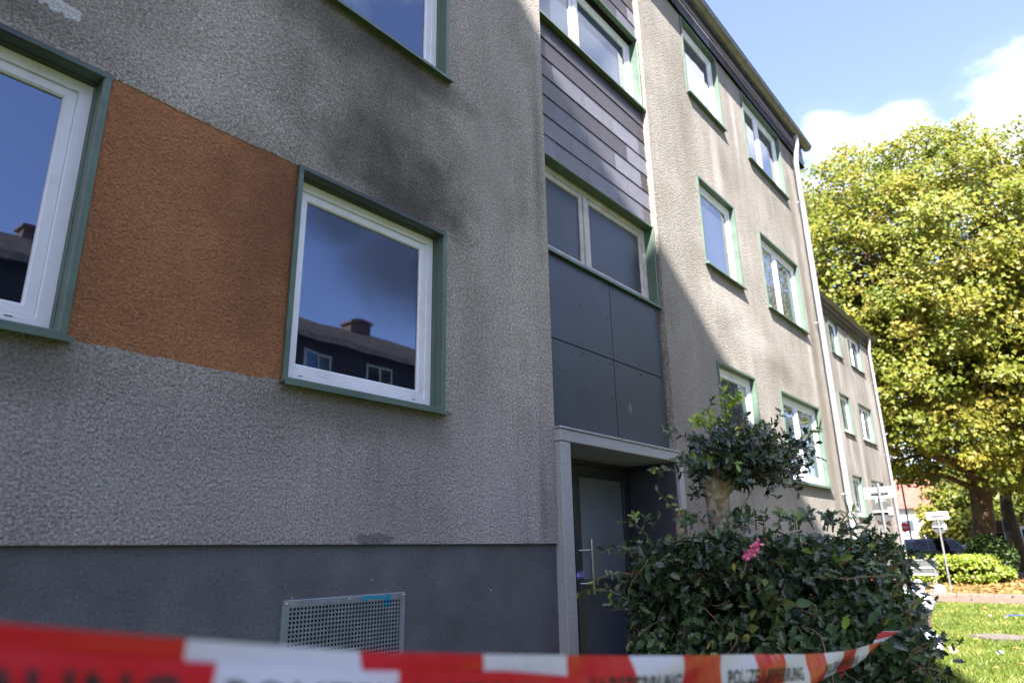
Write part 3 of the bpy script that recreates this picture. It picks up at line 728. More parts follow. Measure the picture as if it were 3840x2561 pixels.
# ------------------------------------------------------------------ houses across the yard (seen in the window panes) and an added unseen block that throws the long shadow
def plain_house(name, label, x0, x1, yf, depth, eave, brickc, wcols, rows, pitch=30, chim=()):
    t_ = thing(name, label, 'building', ((x0+x1)/2, yf-depth/2, 0))
    m = MB().box(x0, x1, yf-depth, yf, 0, eave); m.build('wall', brickc, t_)
    h = math.tan(R(pitch))*depth/2
    MB().prism([(yf+0.5, eave-0.1), (yf-depth/2, eave+h+0.2), (yf-depth-0.5, eave-0.1), (yf-depth-0.5, eave-0.25), (yf-depth/2, eave+h), (yf+0.5, eave-0.25)], lambda u, v, k: ((x0-.4, x1+.4)[k], u, v)).build('roof', M['roof'], t_)
    tr_ = MB(); nr_ = 26
    for k in range(nr_):
        f0 = k/nr_; yy = yf+0.5-(depth/2+0.5)*f0; zz2 = eave-0.1+(h+0.3)*f0
        tr_.box(x0-.4, x1+.4, yy-0.06, yy, zz2-0.01, zz2+0.075)
    tag(tr_.build('tile_rows', M['roof'], t_), kind='stuff')
    for i in range(2):
        MB().add([((x0,x1)[i], yf-depth, eave), ((x0,x1)[i], yf, eave), ((x0,x1)[i], yf-depth/2, eave+h)], [(0,1,2)]).build('gable', brickc, t_)
    for x in wcols:
        for (za, zb) in rows:
            w = MB(); w.ring(x, x+1.4, za, zb, [(0, yf), (0, yf+0.03), (0.09, yf+0.03), (0.09, yf+0.005)])
            w.box(x+0.66, x+0.74, yf+0.004, yf+0.03, za+.05, zb-.05)
            w_ = w.build('window', M['pvc'], t_)
            g_ = MB(); g_.add([(x+.06,yf+.006,za+.06),(x+1.34,yf+.006,za+.06),(x+1.34,yf+.006,zb-.06),(x+.06,yf+.006,zb-.06)], [(3,2,1,0)]); g_.build('pane', M['glass'], w_)
    for (cx, cy) in chim:
        c = MB().box(cx-.5, cx+.5, cy-.35, cy+.35, eave, eave+h+0.42); c.box(cx-.6, cx+.6, cy-.45, cy+.45, eave+h+0.42, eave+h+0.54); c.build('chimney', simple('chimney_brick', (0.10,0.055,0.04), 0.85), t_)
    return t_
dkw = simple('dark_brown_cladding', (0.045, 0.038, 0.036), 0.8, 0.3, 0, 0.2, 2)
rows3 = [(2.5, 3.9), (5.3, 6.7), (8.1, 9.2)]
plain_house('apartment_building', 'dark clad house across the yard with tiled roof, mirrored in the near window', -4, 33, -18.2, 11, 9.75, dkw, [-3+2.9*i for i in range(12)], rows3, 25, [(6.5, -23.4), (20.7, -23.4)])
# slab added out of view, its footprint shaped to cast the facade shadow
tb = thing('shadow_block', 'tall grey slab block added out of view whose straight roof edge shades the facade', 'building', (-14, -9, 0))
foot = [(-13.2, -2.6), (-5.25, -7.24), (-5.3, -7.45), (-8.6, -8.9), (-24, -17), (-26, -9)]
H_ = 21.6
def shadow_blockm():
    t = NT('shadow_block_render'); return t.done(t.mix(1, (0.30,0.29,0.27), t.rng(t.noise(0.6,5), .3,.7,.85,1.1), 'MULTIPLY'), 0.9, 0.2)
# line of the roof edge: shadow runs over the facade from (4.4, z 7.0) to (12.6, z 1.5)
def roof_pt(x):   # facade point (x, z) on the shadow line, carried towards the sun to the parapet height
    z = 7.0 - 0.67*(x-4.4); s_ = (H_-z)/2.67; return (x-2.5*s_, -s_)
foot[0] = roof_pt(-1.5); foot[1] = roof_pt(15.1)
foot[2] = (foot[1][0]-0.15, foot[1][1]-0.15); foot[3:4] = [(-10.3, -8.4), (-12.9, -10.6)]
tm = MB(); tm.prism(foot, lambda u, v, k: (u, v, H_*k)); tm.build('wall', shadow_blockm(), tb)
for fl in range(7):
    for i in range(5):
        a = Vector((*foot[0], 0)).lerp(Vector((*foot[1], 0)), (i+0.3)/5.2); d = (Vector((*foot[1],0))-Vector((*foot[0],0))).normalized(); n_ = Vector((d.y, -d.x, 0))
        if n_.y < 0: n_ = -n_
        MB().obox(a+n_*0.01+Vector((0,0,2.1+2.8*fl)), d*0.6, n_*0.02, (0,0,0.65)).build('window', M['glass'], tb)

# ------------------------------------------------------------------ foliage tools
def leafmat(name, dark, mid, bright, rough=0.4, trans=0.3, spec=0.5):
    t = NT(name)
    at = t.n.new('ShaderNodeAttribute'); at.attribute_name = 'tint'
    cr = t.n.new('ShaderNodeValToRGB'); t.l.new(at.outputs['Fac'], cr.inputs[0])
    e = cr.color_ramp.elements; e[0].position = 0; e[0].color = (*dark, 1); e[1].position = 1; e[1].color = (*bright, 1)
    n_ = e.new(0.5); n_.color = (*mid, 1)
    col = t.mix(1, cr.outputs[0], t.rng(t.noise(18, 3), 0.3, 0.7, 0.85, 1.15), 'MULTIPLY')
    t.done(col, rough, spec)
    tr = t.n.new('ShaderNodeBsdfTranslucent'); t.l.new(col, tr.inputs[0]); ms = t.n.new('ShaderNodeMixShader'); ms.inputs[0].default_value = trans
    t.l.new(t.b.outputs[0], ms.inputs[1]); t.l.new(tr.outputs[0], ms.inputs[2]); t.l.new(ms.outputs[0], t.out.inputs[0])
    return t.m
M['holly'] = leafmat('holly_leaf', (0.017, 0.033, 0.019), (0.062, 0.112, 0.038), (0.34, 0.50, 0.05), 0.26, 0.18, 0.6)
M['ovate'] = leafmat('nightshade_leaf', (0.036, 0.075, 0.030), (0.075, 0.145, 0.048), (0.30, 0.26, 0.05), 0.5, 0.25, 0.35)
M['plane'] = leafmat('plane_tree_leaf', (0.085, 0.125, 0.014), (0.185, 0.210, 0.024), (0.300, 0.255, 0.045), 0.45, 0.50, 0.4)
M['privet'] = leafmat('hedge_leaf', (0.060, 0.110, 0.012), (0.155, 0.225, 0.020), (0.30, 0.27, 0.04), 0.45, 0.35, 0.4)
M['darkhedge'] = leafmat('dark_hedge_leaf', (0.020, 0.045, 0.010), (0.045, 0.085, 0.018), (0.11, 0.17, 0.03), 0.4, 0.25, 0.4)
M['bark'] = simple('bark', (0.088, 0.062, 0.040), 0.9, 0.2, 0, 0.35, 3, 0.03, 12)
M['hollybark'] = simple('holly_bark', (0.40, 0.33, 0.24), 0.8, 0.25, 0, 0.6, 16, 0.035, 24)
M['twig'] = simple('thin_twigs', (0.17, 0.125, 0.075), 0.75, 0.3, 0, 0.3, 9)
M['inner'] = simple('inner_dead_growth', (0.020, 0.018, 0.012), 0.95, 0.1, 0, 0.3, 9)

def T_holly():
    xs = [0, .12, .26, .40, .54, .68, .82, 1.0]; w = [0.02, .20, .14, .29, .17, .27, .10, 0.0]
    v = []
    for i, (x, h) in enumerate(zip(xs, w)):
        up = 0.07 if i % 2 else 0.0
        v += [(x, 0, -0.02*math.sin(x*3)), (x + (0.05 if i % 2 else 0), h, up+h*0.25), (x + (0.05 if i % 2 else 0), -h, up+h*0.25)]
    f = []
    for i in range(7):
        a, b = 3*i, 3*i+3; f += [(a, b, b+1), (a, b+1, a+1), (a, b+2, b), (a, a+2, b+2)]
    return np.array(v, np.float32), np.array(f, np.int32)
def T_ovate():
    xs = [0, .10, .25, .45, .65, .85, 1.0]; w = [0.01, .17, .27, .28, .20, .08, 0.0]; v = []
    for x, h in zip(xs, w): v += [(x, 0, -0.12*x*x), (x, h, h*0.3-0.12*x*x), (x, -h, h*0.3-0.12*x*x)]
    f = []
    for i in range(6):
        a, b = 3*i, 3*i+3; f += [(a, b, b+1), (a, b+1, a+1), (a, b+2, b), (a, a+2, b+2)]
    return np.array(v, np.float32), np.array(f, np.int32)
def T_quad():
    return (np.array([(0,0,0),(.5,.36,.12),(1,0,0),(.5,-.36,.12),(.45,0,-0.02)], np.float32), np.array([(0,4,1),(1,4,2),(2,4,3),(3,4,0)], np.int32))
def T_plane():
    v = [(0,0,0)]; 
    for a, r in ((-125,.45),(-95,.30),(-62,.62),(-32,.36),(0,.75),(32,.36),(62,.62),(95,.30),(125,.45)):
        v.append((0.25+r*math.cos(R(a)), r*math.sin(R(a)), 0.10*abs(math.sin(R(a)))-0.04))
    f = [(0, i, i+1) for i in range(1, 9)]
    return np.array(v, np.float32), np.array(f, np.int32)
def T_tri():
    return (np.array([(0,0,0),(.5,.42,.15),(1,0,0),(.5,-.42,.15)], np.float32), np.array([(0,2,1),(0,3,2)], np.int32))
def frames(nrm, spread=0.6, droop=0.0):
    """random leaf frames around outward normals"""
    n = len(nrm); z = nrm + rng.normal(0, spread, (n, 3)); z /= np.linalg.norm(z, axis=1)[:, None] + 1e-9
    a = rng.normal(0, 1, (n, 3)); a[:, 2] -= droop; x = a - z*(a*z).sum(1)[:, None]; x /= np.linalg.norm(x, axis=1)[:, None] + 1e-9
    return x, np.cross(z, x), z
def leaves(name, T, pos, nrm, size, tint, mat, parent=None, spread=0.6, droop=0.3, xdir=None):
    V0, F0 = T; pos = np.asarray(pos, np.float32); n = len(pos)
    x, y, z = frames(np.asarray(nrm, np.float32), spread, droop)
    if xdir is not None:
        x = xdir + rng.normal(0, .35, xdir.shape); x /= np.linalg.norm(x, axis=1)[:, None]; z = z - x*(z*x).sum(1)[:, None]; z /= np.linalg.norm(z, axis=1)[:, None]; y = np.cross(z, x)
    s = np.asarray(size, np.float32).reshape(-1, 1)*np.ones((n, 1), np.float32)
    V = pos[:, None, :] + s[:, None, :]*(V0[None, :, 0:1]*x[:, None, :] + V0[None, :, 1:2]*y[:, None, :] + V0[None, :, 2:3]*z[:, None, :])
    Fc = F0[None] + (np.arange(n)*len(V0))[:, None, None]
    me = fast_mesh(name, V.reshape(-1, 3), Fc.reshape(-1, 3), np.repeat(np.clip(tint, 0, 1), len(V0)))
    o = link(name, me, mat, parent); tag(o, kind='stuff'); return o
def leaf_variants(T, mat, tints, nm='leaf'):
    out = []
    for tv in tints:
        me = fast_mesh(nm, T[0], T[1], np.full(len(T[0]), tv)); me.materials.append(mat); out.append(me)
    return out
def leaf_parts(T, variants, tints, pos, nrm, size, tint, parent, name='leaf', spread=0.6, droop=0.3):
    x, y, z = frames(np.asarray(nrm, np.float32), spread, droop)
    for i in range(len(pos)):
        k = int(np.argmin(np.abs(np.array(tints) - tint[i])))
        o = bpy.data.objects.new(name, variants[k]); COL.objects.link(o); adopt(o, parent)
        mm = Matrix((x[i], y[i], z[i])).transposed().to_4x4()
        o.matrix_basis = Matrix.Translation(Vector([float(c) for c in pos[i]])) @ mm @ Matrix.Scale(float(size[i]), 4)

# ------------------------------------------------------------------ clipped hedge beside the entrance (thick, grown through with climbers)
hedge = thing('hedge', 'dark overgrown holly hedge with red berries and climbers beside the entrance', 'hedge', (5.2, -1.9, 0))
FL = P(2330, 2200, 4.55); FR = P(3385, 2200, 3.25); BR = P(3385, 2200, 5.3); BL = P(2470, 2200, 6.1)
quad = [np.array((v.x, v.y)) for v in (FL, FR, BR, BL)]
TOPZ = 1.615
def hn(x, y, s=1.0, o=0.0):
    return math.sin(x*3.1*s+o)*0.5 + math.sin(y*4.3*s+1.7+o)*0.3 + math.sin((x+y)*7.3*s+0.6+o)*0.2
def top_at(p):
    # the hedge falls away towards its outer (right) end
    u = (p[0]-FL.x)*0.0 + ((p-quad[0]) @ (quad[1]-quad[0]))/((quad[1]-quad[0]) @ (quad[1]-quad[0]))
    return TOPZ + 0.085*hn(p[0]*2.6, p[1]*2.6) - 0.42*max(0, (u-0.62)/0.38)**1.6 - 0.22*max(0, (0.16-u)/0.16)
def sample_hedge(n, inward=0.16, faces=(0.52, 0.26, 0.10, 0.12)):
    pos, nr = [], []
    A, B, C_, D = quad
    def outn(p, q):
        d = q-p; m = np.array((d[1], -d[0])); m /= np.linalg.norm(m); return m
    cen = (A+B+C_+D)/4
    for _ in range(n):
        r_ = rng.random(); dep = rng.exponential(inward)
        if r_ < faces[0]: e = (A, B)
        elif r_ < faces[0]+faces[1]: e = None
        elif r_ < faces[0]+faces[1]+faces[2]: e = (D, A)
        else: e = (B, C_)
        if e is not None:
            t_ = rng.random(); p = e[0]*(1-t_)+e[1]*t_; nn = outn(*e)
            if nn @ (p-cen) < 0: nn = -nn
            tz = top_at(p); z = 0.25 + (tz-0.25)*rng.random()**0.75
            bulge = 0.17*hn(p[0]*2.4+z*2.6, p[1]*2.4-z*2.2, 1, 2) - 0.10*max(0, (z-(tz-0.25))/0.25)**2
            q = p + nn*(bulge - dep); pos.append((q[0], q[1], z)); nr.append((nn[0], nn[1], 0.55))
        else:
            a, b = rng.random(2); p = (A*(1-a)+B*a)*(1-b) + (D*(1-a)+C_*a)*b
            z = top_at(p) - dep*0.6 + 0.03*rng.random(); pos.append((p[0], p[1], z)); nr.append((0, 0, 1.0))
    return np.array(pos), np.array(nr)
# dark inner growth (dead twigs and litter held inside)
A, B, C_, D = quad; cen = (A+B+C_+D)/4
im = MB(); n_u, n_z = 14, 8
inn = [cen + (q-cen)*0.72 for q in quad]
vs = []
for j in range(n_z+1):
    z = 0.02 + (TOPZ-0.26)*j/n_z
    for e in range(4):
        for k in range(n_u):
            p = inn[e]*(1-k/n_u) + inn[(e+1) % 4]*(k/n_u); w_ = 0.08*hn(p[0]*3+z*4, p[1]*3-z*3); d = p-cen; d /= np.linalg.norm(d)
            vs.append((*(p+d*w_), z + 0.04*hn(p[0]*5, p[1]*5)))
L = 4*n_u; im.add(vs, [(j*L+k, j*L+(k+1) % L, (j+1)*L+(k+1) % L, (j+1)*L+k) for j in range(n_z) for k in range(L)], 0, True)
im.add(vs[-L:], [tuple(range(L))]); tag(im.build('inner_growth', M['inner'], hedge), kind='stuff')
p_, n_ = sample_hedge(9500, 0.13); tt_ = np.clip(rng.normal(0.24, 0.18, len(p_)), 0, 0.8)
size = rng.uniform(0.05, 0.09, len(p_))
camv = np.array(CAM); dist = np.linalg.norm(p_-camv, axis=1) + rng.normal(0, .05, len(p_))
outer = np.argsort(dist)[:190]; rest = np.setdiff1d(np.arange(len(p_)), outer)
leaves('holly_leaves', T_holly(), p_[rest], n_[rest], size[rest], tt_[rest], M['holly'], hedge, 0.75, 0.2)
ht = [0.05, 0.18, 0.32, 0.5]; hv = leaf_variants(T_holly(), M['holly'], ht)
leaf_parts(T_holly(), hv, ht, p_[outer], n_[outer], size[outer], tt_[outer], hedge, 'leaf', 0.75, 0.2)
p_, n_ = sample_hedge(3000, 0.05, (0.58, 0.22, 0.12, 0.08)); keep = [i for i in range(len(p_)) if hn(p_[i][0]*2.7+p_[i][2]*2, p_[i][1]*2.2-p_[i][2], 1, 5) > -0.08]
p_, n_ = p_[keep], n_[keep]; tt_ = np.clip(rng.normal(0.42, 0.20, len(p_)), 0, 0.75); tt_[rng.random(len(p_)) < 0.035] = 1.0
size = rng.uniform(0.045, 0.095, len(p_)); dist = np.linalg.norm(p_-camv, axis=1)
outer = np.argsort(dist)[:100]; rest = np.setdiff1d(np.arange(len(p_)), outer)
leaves('climber_leaves', T_ovate(), p_[rest], n_[rest], size[rest], tt_[rest], M['ovate'], hedge, 0.55, 0.8)
ot = [0.1, 0.3, 0.5, 1.0]; ov_ = leaf_variants(T_ovate(), M['ovate'], ot)
leaf_parts(T_ovate(), ov_, ot, p_[outer], n_[outer], size[outer], tt_[outer], hedge, 'leaf', 0.55, 0.8)
# stems running over the hedge face
sm_ = MB()
for i in range(150):
    a, nn = sample_hedge(1, 0.02); p = Vector(a[0]); d = Vector(rng.normal(0, 1, 3)); nv = Vector(nn[0]).normalized(); d -= nv*d.dot(nv); d.normalize()
    pts = [p.copy()]
    for k in range(6):
        d += Vector(rng.normal(0, 0.38, 3)); d -= nv*d.dot(nv)*0.8; d.normalize(); p = p + d*random.uniform(0.025, 0.06); pts.append(p.copy())
    sm_.tube(pts, [0.0042*(1-0.11*k) for k in range(7)], 5, caps=False)
tag(sm_.build('stems', M['twig'], hedge), kind='stuff')
# sprigs that stick out of the outline: twig + leaves along it
def sprig(parent, pts, rad, nleaf, lsize, tint, T=None, mat=None, lv=None, tv=None, name='twig', stuff=None):
    MB().tube(pts, [rad*(1-0.75*k/(len(pts)-1)) for k in range(len(pts))], 6, caps=False).build(name, M['twig'], parent)
    pp, dd, zz_ = [], [], []
    for k in range(nleaf):
        f = 0.15 + 0.85*(k+random.random()*0.6)/nleaf; f = min(f, 0.999)*(len(pts)-1); i = int(f); q = Vector(pts[i]).lerp(Vector(pts[min(i+1, len(pts)-1)]), f-i)
        ax = (Vector(pts[min(i+1, len(pts)-1)])-Vector(pts[i])).normalized(); a = k*2.4 + random.random()
        u = ax.cross(Vector((0.3, 0.2, 1))).normalized(); w_ = ax.cross(u); side = u*math.cos(a)+w_*math.sin(a)
        pp.append(q); dd.append(ax*0.55+side); zz_.append(Vector((0, 0, 1))*0.6 + ax*0.6 + Vector((-.3, -.4, 0)))
    stuff.append((np.array([tuple(v) for v in pp]), np.array([tuple(v.normalized()) for v in dd]), np.array([tuple(v.normalized()) for v in zz_]), np.full(nleaf, lsize)*rng.uniform(.75, 1.2, nleaf), np.clip(tint + rng.normal(0, .08, nleaf), 0, 1)))
def flush_leaves(name, T, mat, stuff, parent, n_parts, variants, tints):
    pos, xd, nr, sz, tn = [np.concatenate([s[i] for s in stuff]) for i in range(5)]
    d = np.linalg.norm(pos-camv, axis=1); o = np.argsort(d)
    a, b = o[:n_parts], o[n_parts:]
    if len(b): leaves(name, T, pos[b], nr[b], sz[b], tn[b], mat, parent, 0.35, 0, xd[b])
    if n_parts:
        z = nr[a] + rng.normal(0, .3, (len(a), 3)); x = xd[a]; z = z - x*(z*x).sum(1)[:, None]; z /= np.linalg.norm(z, axis=1)[:, None]; y = np.cross(z, x)
        for i in range(len(a)):
            k = int(np.argmin(np.abs(np.array(tints) - tn[a][i]))); ob = bpy.data.objects.new('leaf', variants[k]); COL.objects.link(ob); adopt(ob, parent)
            ob.matrix_basis = Matrix.Translation(Vector([float(c) for c in pos[a][i]])) @ Matrix((x[i], y[i], z[i])).transposed().to_4x4() @ Matrix.Scale(float(sz[a][i]), 4)
hs = []
def bez(px0, py0, px1, py1, t0, t1, sag=0.03, n=5):
    a, b = P(px0, py0, t0), P(px1, py1, t1); return [a.lerp(b, k/(n-1)) + Vector((random.uniform(-.01, .01), random.uniform(-.01, .01), sag*math.sin(math.pi*k/(n-1)))) for k in range(n)]
for (a, b, c, d, t0, t1, nl, sz, tn) in (
    (2330,2230,2165,2225,4.5,4.45,9,0.055,0.62),(2360,2150,2215,2190,4.5,4.4,8,0.05,0.5),(2400,2060,2255,2070,4.6,4.5,8,0.055,0.30),(2430,2010,2320,1955,4.7,4.6,7,0.06,0.35),
    (2560,1975,2460,1835,5.3,5.2,8,0.05,0.65),(2570,1975,2520,1850,5.3,5.3,7,0.05,0.75),(2590,1990,2590,1930,5.3,5.3,6,0.055,0.55),(2860,1995,2870,1925,4.6,4.6,6,0.05,0.25),
    (2930,1985,2925,1918,4.6,4.5,8,0.055,0.62),(3050,1975,3030,1925,4.2,4.2,6,0.05,0.4),(3150,1985,3205,1915,3.8,3.8,9,0.05,0.66),(3190,2010,3260,1960,3.6,3.6,6,0.06,0.4),(3270,2060,3350,2030,3.3,3.3,7,0.055,0.22),
    (3300,2100,3440,2085,3.2,3.1,8,0.06,0.20),(3330,2140,3520,2105,3.15,3.0,9,0.065,0.30),(3350,2200,3480,2210,3.15,3.1,6,0.05,0.15),(3400,2290,3535,2260,3.2,3.1,3,0.035,0.1),
    (3400,2360,3470,2340,3.1,3.05,5,0.06,0.25),(3420,2440,3600,2420,3.1,3.0,8,0.05,0.30),(3400,2480,3590,2400,3.1,3.05,6,0.045,0.3),(3420,2520,3560,2540,3.05,3.0,7,0.055,0.25),
    (3380,2300,3480,2320,3.1,3.0,6,0.06,0.15),(2420,2480,2380,2430,4.4,4.3,5,0.05,0.2),(2650,1990,2610,1925,5.0,5.0,5,0.055,0.55),(2800,1990,2790,1955,4.8,4.8,5,0.06,0.3)):
    sprig(hedge, bez(a, b, c, d, t0, t1), 0.005, nl, sz, tn, stuff=hs)
for i in range(42):
    px_, t_ = random.choice([(random.uniform(2380, 3300), None)]*3 + [(random.uniform(2300, 2420), 'l'), (random.uniform(3330, 3420), 'r')])
    f_ = (px_-2330)/(3385-2330); dd_ = 4.6 + (3.25-4.6)*f_ + random.uniform(0.05, 0.5)
    y0 = 1985 + 60*max(0, f_-0.7)*3 + (0 if t_ is None else random.uniform(60, 420)); ln = random.uniform(25, 65)
    x1 = px_ + (random.uniform(-30, 30) if t_ is None else (-ln if t_ == 'l' else ln)); y1 = y0 - (ln if t_ is None else random.uniform(-10, 40))
    sprig(hedge, bez(px_, y0, x1, y1, dd_, dd_-0.05), 0.0045, random.randint(5, 9), random.uniform(0.045, 0.07), random.choice([0.2, 0.35, 0.5, 0.66]), stuff=hs)
flush_leaves('sprig_leaves', T_holly(), M['holly'], hs, hedge, 10, hv, ht)
bm_ = MB()
a, nn = sample_hedge(26, 0.03)
berry_spots = [P(2362,2070,4.45), P(2366,2076,4.45), P(2375,2077,4.45), P(2372,2140,4.45), P(2376,2146,4.45), P(2592,2165,4.1), P(2620,2152,4.1), P(2640,2160,4.1), P(2392,2360,4.4), P(2680,2310,4.0),
               P(3165,2110,3.5), P(3170,2165,3.5), P(3185,2055,3.6), P(2760,2105,4.1), P(2960,2215,3.8), P(3040,2230,3.6), P(3160,2530,3.1), P(3150,2535,3.1)]
for q in [Vector(v) for v in a] + berry_spots*1:
    q = Vector(q); q = q + (CAM-q).normalized()*0.03; bm_.sphere(q, random.uniform(0.0045, 0.0065), 7, 5)
tag(bm_.build('berries', simple('red_berry', (0.25, 0.008, 0.010), 0.22, 0.6), hedge), kind='stuff')

# second cut stem rising out of the hedge with fresh shoots
st = thing('tree_stump', 'short weathered cut stem with fresh shoots left of the holly trunk', 'tree stump', tuple(P(2560, 2010, 5.5)*1.0)[:2] + (0.0,))
MB().tube([P(2562,2480,5.5), P(2562,2030,5.5), P(2556,1960,5.5), P(2550,1908,5.5)], [0.06,0.052,0.045,0.040], 12).build('trunk', M['hollybark'], st)

# ------------------------------------------------------------------ pollarded holly
holly = thing('holly_tree', 'pollarded holly with a knobbly pale trunk and a leafy crown rising above the hedge', 'tree', (P(2690,2000,5.2).x, P(2690,2000,5.2).y, 0))
tm = MB(); pts = [P(2700,2640,5.2), P(2700,2200,5.2), P(2699,2040,5.2), P(2697,1960,5.2), P(2692,1900,5.2), P(2690,1865,5.2), P(2686,1830,5.2), P(2676,1795,5.2), P(2668,1765,5.2), P(2664,1748,5.2)]
rad = [0.095,0.09,0.083,0.084,0.083,0.092,0.103,0.098,0.085,0.055]
tm.tube(pts, rad, 22)
vv = []
for i, v in enumerate(tm.v):
    q = Vector(v); ax = min(pts, key=lambda c: (c-q).length); d = (q-ax); k = max(0, min(1, (q.z-1.85)/0.25)); 
    w_ = 0.004*math.sin(q.z*60+q.x*50) + k*0.021*(math.sin(q.x*95+q.z*40)+math.sin(q.y*88-q.z*62)+0.7*math.sin(q.z*120))
    vv.append(tuple(q + (d.normalized()*w_ if d.length > 1e-4 else d)))
tm.v = vv
for (a, b, t_, r_) in ((2648,1800,5.12,0.035),(2700,1840,5.12,0.036),(2660,1850,5.12,0.028),(2720,1800,5.15,0.04),(2638,1768,5.15,0.032),(2685,1775,5.12,0.03),(2722,1880,5.14,0.022)):
    tm.sphere(P(a, b, t_), r_, 10, 7, sc3=(1, 1, 0.85))
tm.build('trunk', M['hollybark'], holly)
hs = []; base_ = P(2680, 1790, 5.2)
for i in range(190):
    th = random.uniform(0, 2*math.pi); rr_ = random.random()**0.5*(1.22 if random.random() < 0.2 else 1.0)
    cx = 2815 + 240*rr_*math.cos(th); cy = 1718 - 132*rr_*math.sin(th); t1 = 5.2 + random.uniform(-0.45, 0.5)
    if cy > 1850 - (cx-2700)*0.06 : cy = 1850 - random.random()*60
    b = P(cx, cy, t1); a = base_.lerp(b, random.uniform(0.30, 0.62)) + Vector((0, 0, random.uniform(-.04, .05)))
    pts = [a.lerp(b, k/4) + Vector((random.uniform(-.012, .012), random.uniform(-.012, .012), 0.03*math.sin(math.pi*k/4))) for k in range(5)]
    sprig(holly, pts, 0.005, random.randint(8, 12), 0.066, random.uniform(0.03, 0.26) if random.random() < 0.85 else 0.5, stuff=hs)
for i in range(16):
    b = P(2600 + random.uniform(0, 420), 1800 + random.uniform(-150, 60), 5.2+random.uniform(-.3, .3)); MB().tube([base_, base_.lerp(b, 0.5)+Vector((0,0,0.04)), b], [0.011, 0.008, 0.004], 6, caps=False).build('branch', M['twig'], holly)
for (x0, y0, x1, y1, t0, t1, nl, sz, tn) in (  # high tints paint a sunlit yellow-green onto tips that stand in shade
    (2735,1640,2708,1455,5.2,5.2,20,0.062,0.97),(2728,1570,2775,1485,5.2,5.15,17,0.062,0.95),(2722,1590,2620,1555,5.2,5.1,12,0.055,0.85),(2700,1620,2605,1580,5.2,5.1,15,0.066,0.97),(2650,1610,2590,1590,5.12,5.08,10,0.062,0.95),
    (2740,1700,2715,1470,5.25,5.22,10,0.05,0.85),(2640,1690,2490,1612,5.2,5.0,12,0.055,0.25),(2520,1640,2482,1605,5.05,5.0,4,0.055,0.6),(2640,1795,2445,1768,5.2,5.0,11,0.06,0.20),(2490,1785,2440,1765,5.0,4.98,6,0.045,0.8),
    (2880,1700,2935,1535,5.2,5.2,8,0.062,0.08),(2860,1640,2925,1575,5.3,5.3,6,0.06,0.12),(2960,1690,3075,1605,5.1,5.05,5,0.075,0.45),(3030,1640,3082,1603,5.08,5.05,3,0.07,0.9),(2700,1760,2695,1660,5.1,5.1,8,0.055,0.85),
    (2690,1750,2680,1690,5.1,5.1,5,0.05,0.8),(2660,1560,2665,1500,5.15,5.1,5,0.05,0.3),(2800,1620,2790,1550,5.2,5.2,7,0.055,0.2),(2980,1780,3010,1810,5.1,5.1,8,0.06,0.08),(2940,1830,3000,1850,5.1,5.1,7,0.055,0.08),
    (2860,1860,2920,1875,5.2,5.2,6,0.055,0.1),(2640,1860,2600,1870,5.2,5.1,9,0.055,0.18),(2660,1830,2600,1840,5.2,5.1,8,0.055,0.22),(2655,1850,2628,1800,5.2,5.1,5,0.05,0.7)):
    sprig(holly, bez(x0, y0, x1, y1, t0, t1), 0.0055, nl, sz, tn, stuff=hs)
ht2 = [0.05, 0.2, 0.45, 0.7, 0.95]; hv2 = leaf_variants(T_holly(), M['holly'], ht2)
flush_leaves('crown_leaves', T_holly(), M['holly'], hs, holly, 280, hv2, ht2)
MB().tube([P(2690,2010,4.9), P(2745,1960,4.9), P(2790,1890,4.95), P(2825,1830,5.0)], [0.007,0.006,0.005,0.003], 6).build('shoot', M['twig'], holly)

# pink bloom caught in the hedge
fl = thing('flower', 'ruffled pink bloom caught in the top of the dark hedge', 'flower', tuple(P(2822, 2065, 3.72)))
fp = P(2822, 2066, 3.72); pm = MB(); pink = simple('pink_petal', (0.80, 0.20, 0.33), 0.6, 0.3, 0, 0.2, 60)
ax = (P(2848, 2040, 3.72) - P(2800, 2095, 3.72))
for i in range(110):
    c = fp + ax*random.uniform(-0.55, 0.5) + Vector(rng.normal(0, 0.009, 3)); d = Vector(rng.normal(0, 1, 3)).normalized(); u = d.cross(Vector(rng.normal(0, 1, 3))).normalized(); r_ = random.uniform(0.006, 0.013)
    k = [c + (u*math.cos(a_) + d.cross(u)*math.sin(a_))*r_ + d*r_*0.35*math.sin(3*a_) for a_ in [j*2*math.pi/8 for j in range(8)]]
    m = len(pm.v); pm.add([c-d*r_*0.3]+k, [(0, 1+j, 1+(j+1) % 8) for j in range(8)], 0, True)
pm.build('petals', pink, fl); MB().tube([fp-ax*0.4, fp-ax*0.7+Vector((0,0,-.05))], 0.003, 6).build('stalk', M['twig'], fl)

